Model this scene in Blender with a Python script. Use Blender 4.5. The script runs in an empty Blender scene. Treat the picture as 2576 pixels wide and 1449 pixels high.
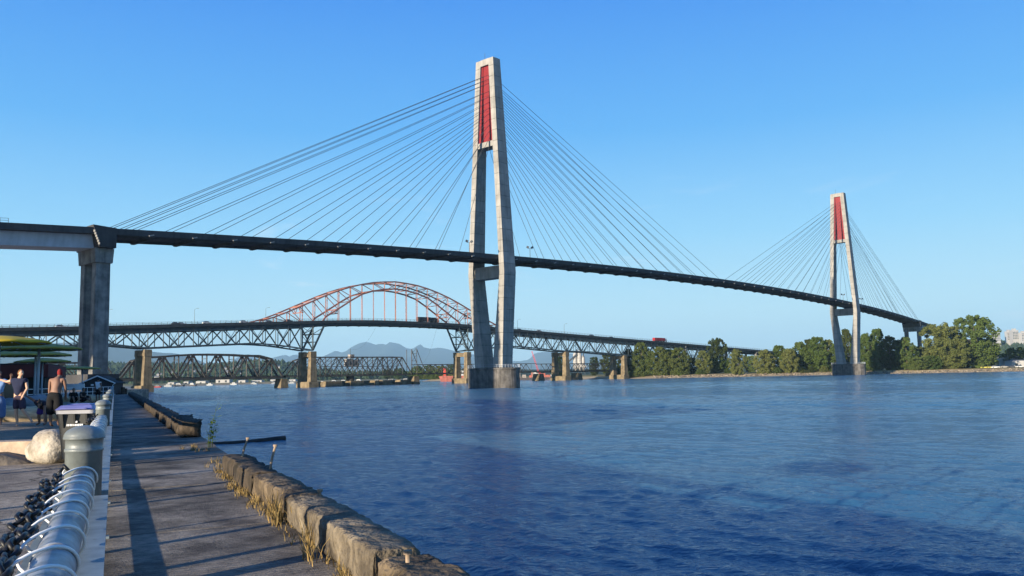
import bpy, bmesh, math, random
from math import sin, cos, tan, pi, radians as rad, sqrt, atan2
from mathutils import Vector as V, Matrix as M, noise as mnoise

# ------------------------------------------------------------------ camera, sky, sun, exposure
SC = bpy.context.scene
COL = SC.collection
CAM_H = 4.4                       # metres above the river; the quay lies at 3.0
FPX, PITCH, ROLL = 2123.64, rad(5.9136), rad(1.2015)   # focal length in pixels of a 2576 px wide picture
_F = V((0, cos(PITCH), sin(PITCH))); _U = V((0, -sin(PITCH), cos(PITCH))); _R = V((1, 0, 0))
CR = cos(ROLL) * _R - sin(ROLL) * _U
CU = cos(ROLL) * _U + sin(ROLL) * _R
cam_d = bpy.data.cameras.new('camera'); cam = bpy.data.objects.new('camera', cam_d); COL.objects.link(cam)
cam.matrix_world = M(((CR.x, CU.x, -_F.x, 0), (CR.y, CU.y, -_F.y, 0), (CR.z, CU.z, -_F.z, CAM_H), (0, 0, 0, 1)))
cam_d.sensor_width = 36; cam_d.lens = 36 * FPX / 2576; cam_d.clip_start = 0.05; cam_d.clip_end = 80000
SC.camera = cam

SUN_AZ, SUN_EL = rad(41.5), rad(9.5)         # shadows run towards azimuth SUN_AZ (clockwise from +Y)
SHX, SHY = sin(SUN_AZ), cos(SUN_AZ)
world = bpy.data.worlds.new('World'); SC.world = world; world.use_nodes = True
wn = world.node_tree; bg = wn.nodes['Background']
sky = wn.nodes.new('ShaderNodeTexSky'); sky.sky_type = 'NISHITA'; sky.sun_disc = False
sky.sun_elevation = SUN_EL; sky.sun_rotation = pi + SUN_AZ
sky.air_density = 1.0; sky.dust_density = 0.2; sky.ozone_density = 2.2; sky.altitude = 10
# clear evening sky: the physical sky blended with the deep-blue-to-cyan ramp of a dry summer evening, the same all round
tc = wn.nodes.new('ShaderNodeTexCoord'); sx_ = wn.nodes.new('ShaderNodeSeparateXYZ'); wn.links.new(tc.outputs['Generated'], sx_.inputs[0])
srp = wn.nodes.new('ShaderNodeValToRGB'); _e = srp.color_ramp.elements
_e[0].position = 0.0; _e[0].color = (.58, .83, .88, 1); _e[1].position = 1.0; _e[1].color = (.02, .11, .46, 1)
for _p, _c in ((.07, (.50, .80, .92, 1)), (.16, (.28, .64, .94, 1)), (.28, (.10, .425, .90, 1)), (.42, (.042, .275, .84, 1)), (.6, (.03, .185, .68, 1))):
    _q = srp.color_ramp.elements.new(_p); _q.color = _c
wn.links.new(sx_.outputs['Z'], srp.inputs[0])
SKY_K = 0.052
smul = wn.nodes.new('ShaderNodeMixRGB'); smul.blend_type = 'MULTIPLY'; smul.inputs[0].default_value = 1; smul.inputs[2].default_value = (10, 10, 10, 1)
wn.links.new(srp.outputs[0], smul.inputs[1])
smix = wn.nodes.new('ShaderNodeMixRGB'); smix.inputs[0].default_value = .92
wn.links.new(sky.outputs[0], smix.inputs[1]); wn.links.new(smul.outputs[0], smix.inputs[2]); # a few thin high wisps of cirrus
cmp_ = wn.nodes.new('ShaderNodeMapping'); cmp_.inputs['Scale'].default_value = (2.2, 2.2, 13); cmp_.inputs['Rotation'].default_value = (0, .12, 4.5); wn.links.new(tc.outputs['Generated'], cmp_.inputs[0])
cn1 = wn.nodes.new('ShaderNodeTexNoise'); cn1.inputs['Scale'].default_value = 2.6; cn1.inputs['Detail'].default_value = 7; cn1.inputs['Roughness'].default_value = .6; cn1.inputs['Distortion'].default_value = .8; wn.links.new(cmp_.outputs[0], cn1.inputs['Vector'])
cr1 = wn.nodes.new('ShaderNodeMapRange'); cr1.inputs[1].default_value = .60; cr1.inputs[2].default_value = .85; cr1.inputs[4].default_value = .6; wn.links.new(cn1.outputs['Fac'], cr1.inputs[0])
clow = wn.nodes.new('ShaderNodeMapRange'); clow.inputs[1].default_value = .13; clow.inputs[2].default_value = .24; clow.inputs[3].default_value = 1; clow.inputs[4].default_value = 0; wn.links.new(sx_.outputs['Z'], clow.inputs[0])   # cirrus lies far off, low in the sky
cml = wn.nodes.new('ShaderNodeMath'); cml.operation = 'MULTIPLY'; wn.links.new(cr1.outputs[0], cml.inputs[0]); wn.links.new(clow.outputs[0], cml.inputs[1])
cmix = wn.nodes.new('ShaderNodeMixRGB'); cmix.inputs[2].default_value = (8.2, 9.0, 9.6, 1); wn.links.new(cml.outputs[0], cmix.inputs[0]); wn.links.new(smix.outputs[0], cmix.inputs[1]); wn.links.new(cmix.outputs[0], bg.inputs['Color'])
bg.inputs['Strength'].default_value = SKY_K
sun_d = bpy.data.lights.new('sun', 'SUN'); sun_d.energy = 5.0; sun_d.angle = rad(0.5); sun_d.color = (1.0, 0.87, 0.68)
sun = bpy.data.objects.new('sun', sun_d); COL.objects.link(sun)
sun.rotation_euler = V((SHX * cos(SUN_EL), SHY * cos(SUN_EL), -sin(SUN_EL))).to_track_quat('-Z', 'Y').to_euler()
SC.view_settings.view_transform = 'Standard'; SC.view_settings.look = 'None'
SC.view_settings.exposure = 1.1; SC.view_settings.gamma = 1.0
SC.render.engine = 'CYCLES'
SC.cycles.use_denoising = True
SC.cycles.max_bounces = 6; SC.cycles.diffuse_bounces = 2; SC.cycles.glossy_bounces = 3
SC.cycles.volume_bounces = 0
random.seed(7)
RNG = random.Random(11)

# ------------------------------------------------------------------ helpers
def ray(px, py):
    return _F + CR * ((px - 1288) / FPX) - CU * ((py - 724.5) / FPX)
def at(px, py, D):                 # point on the sight line at world Y = D
    v = ray(px, py); return V((0, 0, CAM_H)) + v * (D / v.y)
def onz(px, py, z):
    v = ray(px, py); return V((0, 0, CAM_H)) + v * ((z - CAM_H) / v.z)
def xat(px, D): return at(px, 950, D).x

WM = {}
def put(o, parent=None, Mx=None):
    COL.objects.link(o)
    Mx = Mx if Mx is not None else M.Identity(4)
    WM[o.name] = Mx
    if parent is not None:
        o.parent = parent; o.matrix_basis = WM[parent.name].inverted() @ Mx
    else:
        o.matrix_basis = Mx
    return o
def tag(o, label=None, cat=None, group=None, kind=None):
    if label: o['label'] = label
    if cat: o['category'] = cat
    if group: o['group'] = group
    if kind: o['kind'] = kind
    return o
def thing(name, loc, label, cat, group=None, rz=0):
    o = bpy.data.objects.new(name, None); o.empty_display_size = .2
    put(o, None, M.Translation(V(loc)) @ M.Rotation(rz, 4, 'Z'))
    return tag(o, label, cat, group)
def mesh_of(verts, faces, mat=None, smooth=False, name='mesh'):
    me = bpy.data.meshes.new(name); me.from_pydata([tuple(v) for v in verts], [], faces); me.update()
    if mat: me.materials.append(mat)
    if smooth: me.polygons.foreach_set('use_smooth', [True] * len(me.polygons))
    return me
def bm_mesh(bm, mat, smooth=False):
    me = bpy.data.meshes.new('mesh'); bm.to_mesh(me); bm.free()
    if mat: me.materials.append(mat)
    if smooth: me.polygons.foreach_set('use_smooth', [True] * len(me.polygons))
    return me
def part(name, me, parent=None, Mx=None):
    return put(bpy.data.objects.new(name, me), parent, Mx)
BOXF = [(0, 3, 2, 1), (4, 5, 6, 7), (0, 1, 5, 4), (1, 2, 6, 5), (2, 3, 7, 6), (3, 0, 4, 7)]
def boxv(c, s):
    x, y, z = c; a, b, h = s[0] / 2, s[1] / 2, s[2] / 2
    return [V((x - a, y - b, z - h)), V((x + a, y - b, z - h)), V((x + a, y + b, z - h)), V((x - a, y + b, z - h)),
            V((x - a, y - b, z + h)), V((x + a, y - b, z + h)), V((x + a, y + b, z + h)), V((x - a, y + b, z + h))]
class MB:                          # collects shapes for one mesh
    def __init__(s): s.v = []; s.f = []
    def add(s, v, f):
        n = len(s.v); s.v += [V(p) for p in v]; s.f += [tuple(i + n for i in q) for q in f]; return s
    def box(s, c, d, R=None):
        v = boxv((0, 0, 0), d)
        v = [(R @ p if R else p) + V(c) for p in v]; return s.add(v, BOXF)
    def hexa(s, b, t): return s.add(list(b) + list(t), BOXF)     # 4 bottom + 4 top corners
    def beam(s, p0, p1, w, h=None):
        p0, p1 = V(p0), V(p1); Q = frame(p1 - p0); h = h or w
        v = [p + Q @ V((a * w / 2, b * h / 2, 0)) for p in (p0, p1) for a, b in ((-1, -1), (1, -1), (1, 1), (-1, 1))]
        return s.add(v, BOXF)
    def tube(s, pts, rr, n=8, cap=True):
        pts = [V(p) for p in pts]; base = len(s.v)
        if not isinstance(rr, (list, tuple)): rr = [rr] * len(pts)
        for i, p in enumerate(pts):
            t = (pts[min(i + 1, len(pts) - 1)] - pts[max(i - 1, 0)]); Q = frame(t)
            for k in range(n):
                a = 2 * pi * k / n; s.v.append(p + Q @ V((cos(a) * rr[i], sin(a) * rr[i], 0)))
        for i in range(len(pts) - 1):
            for k in range(n):
                a = base + i * n + k; b = base + i * n + (k + 1) % n
                s.f.append((a, b, b + n, a + n))
        if cap:
            s.f.append(tuple(base + k for k in reversed(range(n))))
            s.f.append(tuple(base + (len(pts) - 1) * n + k for k in range(n)))
        return s
    def lathe(s, prof, n=24, c=(0, 0, 0)):
        base = len(s.v); c = V(c)
        for r, z in prof:
            for k in range(n):
                a = 2 * pi * k / n; s.v.append(c + V((cos(a) * r, sin(a) * r, z)))
        for i in range(len(prof) - 1):
            for k in range(n):
                a = base + i * n + k; b = base + i * n + (k + 1) % n
                s.f.append((a, b, b + n, a + n))
        s.f.append(tuple(base + k for k in reversed(range(n))))
        s.f.append(tuple(base + (len(prof) - 1) * n + k for k in range(n)))
        return s
    def mesh(s, mat, smooth=False): return mesh_of(s.v, s.f, mat, smooth)
def frame(t):
    t = V(t)
    if t.length < 1e-9: return M.Identity(3)
    z = t.normalized(); x = V((0, 0, 1)).cross(z)
    if x.length < 1e-4: x = V((1, 0, 0))
    x.normalize(); y = z.cross(x)
    return M((x, y, z)).transposed()
_unit = {}
def bar(name, parent, p0, p1, w, h, mat, cyl=False):   # one straight member, unit mesh shared by alike members
    key = (mat.name, cyl)
    if key not in _unit:
        mb = MB()
        if cyl: mb.tube([(0, 0, 0), (0, 0, 1)], .5, 6)
        else: mb.box((0, 0, .5), (1, 1, 1))
        _unit[key] = mb.mesh(mat)
    p0, p1 = V(p0), V(p1); Q = frame(p1 - p0).to_4x4()
    S = M.Diagonal((w, h, (p1 - p0).length, 1))
    return part(name, _unit[key], parent, M.Translation(p0) @ Q @ S)
def lerp_tab(tab, x):
    if x <= tab[0][0]: return tab[0][1]
    for (a, u), (b, v) in zip(tab, tab[1:]):
        if x <= b: return u + (v - u) * (x - a) / (b - a)
    return tab[-1][1]
def smooth_tab(tab, x):            # Catmull-Rom through the table
    if x <= tab[0][0]: return tab[0][1]
    if x >= tab[-1][0]: return tab[-1][1]
    for i in range(len(tab) - 1):
        a, b = tab[i], tab[i + 1]
        if x <= b[0]:
            p = tab[max(i - 1, 0)]; q = tab[min(i + 2, len(tab) - 1)]
            t = (x - a[0]) / (b[0] - a[0]); h = b[0] - a[0]
            m0 = (b[1] - p[1]) / max(b[0] - p[0], 1e-6) * h; m1 = (q[1] - a[1]) / max(q[0] - a[0], 1e-6) * h
            return (2*t**3-3*t*t+1)*a[1] + (t**3-2*t*t+t)*m0 + (-2*t**3+3*t*t)*b[1] + (t**3-t*t)*m1

# ------------------------------------------------------------------ materials
MATS = {}
def mat(name, col, rough=.8, var=.25, scale=.6, bump=0., bscale=None, metal=0., rnd=0., col2=None, stretch=None, spec=.3, detail=5, streak=0., chips=0.):
    if name in MATS: return MATS[name]
    m = bpy.data.materials.new(name); m.use_nodes = True; nt = m.node_tree; N = nt.nodes; L = nt.links
    b = N['Principled BSDF']; b.inputs['Roughness'].default_value = rough; b.inputs['Metallic'].default_value = metal
    b.inputs['Specular IOR Level'].default_value = spec
    geo = N.new('ShaderNodeNewGeometry'); src = geo.outputs['Position']
    if stretch:
        mp = N.new('ShaderNodeMapping'); mp.inputs['Scale'].default_value = stretch; L.new(src, mp.inputs[0]); src = mp.outputs[0]
    nz = N.new('ShaderNodeTexNoise'); nz.inputs['Scale'].default_value = scale; nz.inputs['Detail'].default_value = detail
    nz.inputs['Roughness'].default_value = .62
    L.new(src, nz.inputs['Vector'])
    rp = N.new('ShaderNodeValToRGB'); e = rp.color_ramp.elements
    c2 = col2 or tuple(c * (1 - var) for c in col)
    c1 = tuple(min(1, c * (1 + var * .5)) for c in col)
    e[0].position = .36; e[0].color = (*c2, 1); e[1].position = .66; e[1].color = (*c1, 1)
    L.new(nz.outputs['Fac'], rp.inputs[0]); out = rp.outputs[0]
    if streak:                      # vertical weather streaks
        mp = N.new('ShaderNodeMapping'); mp.inputs['Scale'].default_value = (1, 1, .06); L.new(geo.outputs['Position'], mp.inputs[0])
        n2 = N.new('ShaderNodeTexNoise'); n2.inputs['Scale'].default_value = 1.1; n2.inputs['Detail'].default_value = 4; L.new(mp.outputs[0], n2.inputs['Vector'])
        r2 = N.new('ShaderNodeMapRange'); r2.inputs[1].default_value = .45; r2.inputs[2].default_value = .7; r2.inputs[3].default_value = 1; r2.inputs[4].default_value = 1 - streak
        L.new(n2.outputs['Fac'], r2.inputs[0])
        mx = N.new('ShaderNodeMixRGB'); mx.blend_type = 'MULTIPLY'; mx.inputs[0].default_value = 1
        L.new(out, mx.inputs[1]); L.new(r2.outputs[0], mx.inputs[2]); out = mx.outputs[0]
    if rnd:
        oi = N.new('ShaderNodeObjectInfo'); mr = N.new('ShaderNodeMapRange')
        mr.inputs[3].default_value = 1 - rnd; mr.inputs[4].default_value = 1 + rnd * .6
        L.new(oi.outputs['Random'], mr.inputs[0])
        mx = N.new('ShaderNodeMixRGB'); mx.blend_type = 'MULTIPLY'; mx.inputs[0].default_value = 1
        L.new(out, mx.inputs[1]); L.new(mr.outputs[0], mx.inputs[2]); out = mx.outputs[0]
    if chips:                       # rust showing where the paint has flaked
        n4 = N.new('ShaderNodeTexNoise'); n4.inputs['Scale'].default_value = 11; n4.inputs['Detail'].default_value = 8; n4.inputs['Roughness'].default_value = .75; L.new(geo.outputs['Position'], n4.inputs['Vector'])
        r4 = N.new('ShaderNodeMapRange'); r4.inputs[1].default_value = .64; r4.inputs[2].default_value = .68; r4.inputs[4].default_value = chips; L.new(n4.outputs['Fac'], r4.inputs[0])
        mx = N.new('ShaderNodeMixRGB'); L.new(r4.outputs[0], mx.inputs[0]); L.new(out, mx.inputs[1]); mx.inputs[2].default_value = (.09, .045, .025, 1); out = mx.outputs[0]
    L.new(out, b.inputs['Base Color'])
    if bump:
        n3 = N.new('ShaderNodeTexNoise'); n3.inputs['Scale'].default_value = bscale or scale * 4; n3.inputs['Detail'].default_value = 6
        L.new(src, n3.inputs['Vector'])
        bp = N.new('ShaderNodeBump'); bp.inputs['Strength'].default_value = 1; bp.inputs['Distance'].default_value = bump
        L.new(n3.outputs['Fac'], bp.inputs['Height']); L.new(bp.outputs[0], b.inputs['Normal'])
    MATS[name] = m; return m

CONC = mat('tower_concrete', (.29, .275, .25), .85, .2, .25, rnd=.10, streak=.25)
CONC_DK = mat('pier_concrete', (.22, .21, .195), .9, .45, .35, streak=.45)
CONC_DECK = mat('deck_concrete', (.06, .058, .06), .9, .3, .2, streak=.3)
GIRDER = mat('girder_paint', (.42, .46, .52), .6, .12, .3, streak=.12)
RED = mat('red_panel', (.19, .011, .015), .6, .1, .5)
CABLE = mat('cable_steel', (.07, .08, .09), .55, .1, 1)
OLDCONC = mat('old_concrete', (.20, .152, .09), .95, .4, .35, streak=.35)
STEEL = mat('bridge_steel', (.055, .075, .08), .6, .35, .4, rnd=.25)
STEEL_DK = mat('deck_steel', (.035, .04, .042), .7, .3, .4)
ORANGE = mat('arch_paint', (.33, .135, .095), .6, .3, .4, rnd=.2)
RAILST = mat('rail_bridge_steel', (.075, .07, .065), .8, .35, .4, rnd=.3)
ASPH = mat('asphalt', (.05, .05, .052), .95, .25, 1)

# ------------------------------------------------------------------ bridge coordinate frames
AZ = rad(41.85)
D1 = V((sin(AZ), cos(AZ), 0)); N1 = V((cos(AZ), -sin(AZ), 0)); T1 = V((-7.2, 303.5, 0))
def SK(t, u, z): return T1 + D1 * t + N1 * u + V((0, 0, z))            # cable-stayed bridge
BZ = rad(48)
D2 = V((sin(BZ), cos(BZ), 0)); N2 = V((cos(BZ), -sin(BZ), 0)); P2 = V((-116.84, 480, 0))
def PA(s, u, z): return P2 + D2 * s + N2 * u + V((0, 0, z))            # arch bridge
def RB(s, u, z): return P2 + D2 * s + N2 * (u - 35) + V((0, 0, z))     # railway bridge
FZ = rad(-25.2)
FD = V((sin(FZ), cos(FZ), 0)); FR = V((cos(FZ), -sin(FZ), 0))
def LF(l, o, z): return FD * l + FR * o + V((0, 0, z))                 # quay frame: l along the fence, o to the right
GZ = 3.0

# ------------------------------------------------------------------ river
def make_water():
    m = bpy.data.materials.new('river_water'); m.use_nodes = True; nt = m.node_tree; N = nt.nodes; L = nt.links
    b = N['Principled BSDF']; b.inputs['Base Color'].default_value = (.010, .042, .085, 1)
    b.inputs['Roughness'].default_value = .06; b.inputs['IOR'].default_value = 1.33
    geo = N.new('ShaderNodeNewGeometry')
    def nz(sc, st, det, rough=.55, rot=0, dist=0):
        mp = N.new('ShaderNodeMapping'); mp.inputs['Scale'].default_value = st; mp.inputs['Rotation'].default_value = (0, 0, rot)
        L.new(geo.outputs['Position'], mp.inputs[0])
        t = N.new('ShaderNodeTexNoise'); t.inputs['Scale'].default_value = sc; t.inputs['Detail'].default_value = det
        t.inputs['Roughness'].default_value = rough; t.inputs['Distortion'].default_value = dist
        L.new(mp.outputs[0], t.inputs['Vector']); return t.outputs['Fac']
    def math_(op, a, bb):
        q = N.new('ShaderNodeMath'); q.operation = op
        for i, x in enumerate((a, bb)):
            if isinstance(x, (int, float)): q.inputs[i].default_value = x
            else: L.new(x, q.inputs[i])
        return q.outputs[0]
    w2 = nz(2.6, (1, 1.5, 1), 3, .55, rad(20), .5)
    w4 = nz(6.5, (1, 1.3, 1), 2, .5, rad(50), .3)
    h = math_('ADD', math_('MULTIPLY', w4, .028), math_('MULTIPLY', w2, .085))
    bp = N.new('ShaderNodeBump'); bp.inputs['Distance'].default_value = 1.0
    L.new(h, bp.inputs['Height']); bp.inputs['Strength'].default_value = .8
    L.new(bp.outputs[0], b.inputs['Normal'])
    silt = nz(.03, (1, 2.2, 1), 4, .55, rad(48), .6); srp = N.new('ShaderNodeValToRGB'); e = srp.color_ramp.elements
    e[0].position = .36; e[0].color = (.06, .20, .33, 1); e[1].position = .74; e[1].color = (.17, .24, .28, 1); L.new(silt, srp.inputs[0])
    df = N.new('ShaderNodeBsdfDiffuse'); L.new(srp.outputs[0], df.inputs[0]); L.new(bp.outputs[0], df.inputs['Normal'])   # silt-laden body of the river
    mx = N.new('ShaderNodeMixShader'); mx.inputs[0].default_value = .42; L.new(b.outputs[0], mx.inputs[1]); L.new(df.outputs[0], mx.inputs[2]); L.new(mx.outputs[0], N['Material Output'].inputs[0])
    return m
WATER = make_water()
def wave_sheet():
    # wind waves as real relief, finer where the river is near the quay
    import numpy as np
    rg = np.random.RandomState(3); NC, D = 760, 5.0; rows = []
    while D < 1600: rows.append(D); D += max(.07, D * .0046)
    rows = np.array(rows); ang = np.linspace(rad(-52), rad(56), NC)
    Y = rows[:, None] * np.ones((1, NC)); X = rows[:, None] * np.tan(ang)[None, :]
    sp = np.maximum(.07, rows * .0046)[:, None]; Z = np.zeros_like(X)
    lane = np.zeros_like(X)                      # slow patches of wind
    for i in range(9):
        lam = rg.uniform(60, 260); th = rad(rg.uniform(20, 75)); lane += np.sin(2 * pi / lam * (X * np.sin(th) * .35 + Y * np.cos(th)) + rg.uniform(0, 6.3))
    lane = np.clip(.85 + .22 * lane / 1.5, .35, 1.4)
    n = 84
    for i in range(n):
        lam = .34 * (18 / .34) ** (i / (n - 1)) * rg.uniform(.93, 1.07); k = 2 * pi / lam
        th = rad(50) + rg.normal(0, .62); st = .037 if lam < 1.7 else .034 * (1.7 / lam) ** .5
        fade = np.clip((lam / sp - 2.2) / 2.5, 0, 1)
        if lam > 2.4: fade = fade * (.42 + .58 * np.clip((Y - 40) / 160, 0, 1))      # sheltered water by the quay
        ph = k * (X * np.sin(th) + Y * np.cos(th)) + rg.uniform(0, 6.3)
        env = .6 + .4 * np.sin(ph * rg.uniform(.05, .13) + X * rg.uniform(-.05, .05) + rg.uniform(0, 6.3))
        Z += fade * env * lane * (st * 1.25 / k) * (np.sin(ph) + .18 * np.sin(2 * ph + .6))
    Z[-1, :] -= .3
    nv = X.size; co = np.stack([X, Y, Z], -1).reshape(-1, 3).astype(np.float32)
    nr = len(rows); idx = np.arange(nr * NC).reshape(nr, NC)
    q = np.stack([idx[:-1, :-1], idx[:-1, 1:], idx[1:, 1:], idx[1:, :-1]], -1).reshape(-1, 4).astype(np.int32); nf = len(q)
    me = bpy.data.meshes.new('mesh'); me.vertices.add(nv); me.vertices.foreach_set('co', co.ravel()); me.loops.add(nf * 4); me.loops.foreach_set('vertex_index', q.ravel())
    me.polygons.add(nf); me.polygons.foreach_set('loop_start', np.arange(0, nf * 4, 4, dtype=np.int32)); me.polygons.foreach_set('loop_total', np.full(nf, 4, np.int32)); me.polygons.foreach_set('use_smooth', np.ones(nf, bool))
    me.update(); me.materials.append(WATER); return me
o = part('river_water', wave_sheet()); tag(o, kind='structure')
o = part('river_reach', mesh_of([(-24000, -600, -.6), (24000, -600, -.6), (24000, 24000, -.6), (-24000, 24000, -.6)], [(0, 1, 2, 3)], WATER)); tag(o, kind='structure')
o = part('river_bed', mesh_of([(-25000, -800, -4), (25000, -800, -4), (25000, 25000, -4), (-25000, 25000, -4)], [(0, 1, 2, 3)], mat('river_mud', (.06, .05, .04)))); tag(o, kind='structure')

# ------------------------------------------------------------------ cable-stayed bridge
def zdeck(t):
    z = 49.7 - 9.7e-5 * (t - 170) ** 2
    if t > 340: z -= 5e-5 * (t - 340) ** 2
    return z
BR = thing('cable_stayed_bridge', SK(0, 0, 0), 'slender concrete cable-stayed bridge with two tall red-panelled towers crossing the river', 'bridge')

def sweep(ts, section, zf, place):          # extrude a closed (u,z) section along the bridge
    n = len(section); v = []; f = []
    for t in ts:
        for u, z in section: v.append(place(t, u, zf(t) + z))
    for i in range(len(ts) - 1):
        for k in range(n):
            a = i * n + k; b = i * n + (k + 1) % n; f.append((a, b, b + n, a + n))
    f.append(tuple(reversed(range(n)))); f.append(tuple((len(ts) - 1) * n + k for k in range(n)))
    return v, f
def rel(me_v, parent): Mi = WM[parent.name].inverted(); return [Mi @ p for p in me_v]
def wpart(name, parent, v, f, m, smooth=False):    # a part given in world coordinates
    return part(name, mesh_of(rel([V(p) for p in v], parent), f, m, smooth), parent, WM[parent.name])
def wmb(name, parent, mb, m, smooth=False): return wpart(name, parent, mb.v, mb.f, m, smooth)

ts = [-138 + i * 8.0 for i in range(78)] 
ts = [t for t in ts if t <= 478]
v, f = sweep(ts, [(-6.2, -1.05), (-5.0, -1.45), (-4.6, -.8), (4.6, -.8), (5.0, -1.45), (6.2, -1.05), (6.25, -.2), (6.25, .45), (5.9, .45), (5.9, -.3), (-5.9, -.3), (-5.9, .45), (-6.25, .45), (-6.25, -.2)], zdeck, SK)
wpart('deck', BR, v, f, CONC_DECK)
# floor beams, each with the bright anchor block at its end
t = -127.5
k = 0
while t < 476:
    if min(abs(t), abs(t - 340)) > 5:
        mb = MB()
        z = zdeck(t)
        b = [SK(t - .35, -6.0, z - 1.4), SK(t + .35, -6.0, z - 1.4), SK(t + .35, 6.0, z - 1.4), SK(t - .35, 6.0, z - 1.4)]
        tp = [SK(t - .5, -6.15, z - .82), SK(t + .5, -6.15, z - .82), SK(t + .5, 6.15, z - .82), SK(t - .5, 6.15, z - .82)]
        b2 = [SK(t - .35, -5.2, z - 1.75), SK(t + .35, -5.2, z - 1.75), SK(t + .35, 5.2, z - 1.75), SK(t - .35, 5.2, z - 1.75)]
        mb.hexa(b, tp); mb.hexa(b2, [p - V((0, 0, .004)) for p in b])
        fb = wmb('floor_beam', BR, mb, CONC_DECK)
        for sd in (-1, 1):
            mb2 = MB(); mb2.beam(SK(t - 1.1, sd * 6.3, z - 1.0), SK(t + .1, sd * 6.3, z - .65), .32, .32)
            wmb('cable_anchor', BR, mb2, CONC)
    t += 11.2; k += 1
# approach span left of the side pier: slab over a pale steel box
ts = [-260 + i * 6.1 for i in range(21)]
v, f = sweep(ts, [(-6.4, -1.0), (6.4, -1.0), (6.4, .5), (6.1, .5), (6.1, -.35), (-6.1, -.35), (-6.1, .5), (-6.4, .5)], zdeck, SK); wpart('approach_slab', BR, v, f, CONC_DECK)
v, f = sweep(ts, [(-3.6, -4.1), (3.6, -4.1), (4.4, -1.02), (-4.4, -1.02)], zdeck, SK); wpart('approach_girder', BR, v, f, GIRDER)
# handrail on the left approach
mb = MB()
for i in range(7):
    t = -159.5 - i * 1.6; mb.beam(SK(t, 6.2, zdeck(t) + .5), SK(t, 6.2, zdeck(t) + 1.5), .07)
mb.beam(SK(-159.5, 6.2, zdeck(-160) + 1.5), SK(-169.5, 6.2, zdeck(-170) + 1.5), .07); mb.beam(SK(-159.5, 6.2, zdeck(-160) + 1.0), SK(-169.5, 6.2, zdeck(-170) + 1.0), .07)
wmb('handrail', BR, mb, CABLE)
# approach beyond the far pier
ts = [478 + i * 8 for i in range(14)]
v, f = sweep(ts, [(-6.2, -1.0), (6.2, -1.0), (6.2, .5), (-6.2, .5)], zdeck, SK); wpart('approach_slab', BR, v, f, CONC_DECK)
v, f = sweep(ts, [(-3.4, -4.0), (3.4, -4.0), (4.2, -1.02), (-4.2, -1.02)], zdeck, SK); wpart('approach_girder', BR, v, f, GIRDER)

def bulge_prism(parent, name, t0, quad_of_z, zs, m):   # quad_of_z(z) -> u0,u1,halfd
    mb = MB(); n = len(zs)
    for z in zs:
        a, b, hd = quad_of_z(z)
        mb.v += [SK(t0 - hd, a, z), SK(t0 - hd, b, z), SK(t0 + hd, b, z), SK(t0 + hd, a, z)]
    for i in range(n - 1):
        for k in range(4):
            q = i * 4 + k; w = i * 4 + (k + 1) % 4; mb.f.append((q, w, w + 4, q + 4))
    mb.f.append((3, 2, 1, 0)); mb.f.append(tuple(4 * (n - 1) + k for k in range(4)))
    return wmb(name, parent, mb, m)
KNEE, FOOT, TOPZ = 41.0, 7.2, 121.0
def leg_u(z, side):                 # outer and inner edge of a leg, half depth along the bridge
    if z >= KNEE:
        k = (z - KNEE) / (TOPZ - KNEE); out = 8.9 + (4.35 - 8.9) * k; wid = 2.3 + .15 * k; hd = 3.1 - 1.2 * k
    else:
        k = (z - FOOT) / (KNEE - FOOT); out = 6.7 + (8.9 - 6.7) * k; wid = 4.7 + (2.3 - 4.7) * k; hd = 2.6 + .5 * k
    a, b = out - wid, out
    return (a, b, hd) if side > 0 else (-b, -a, hd)
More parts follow.
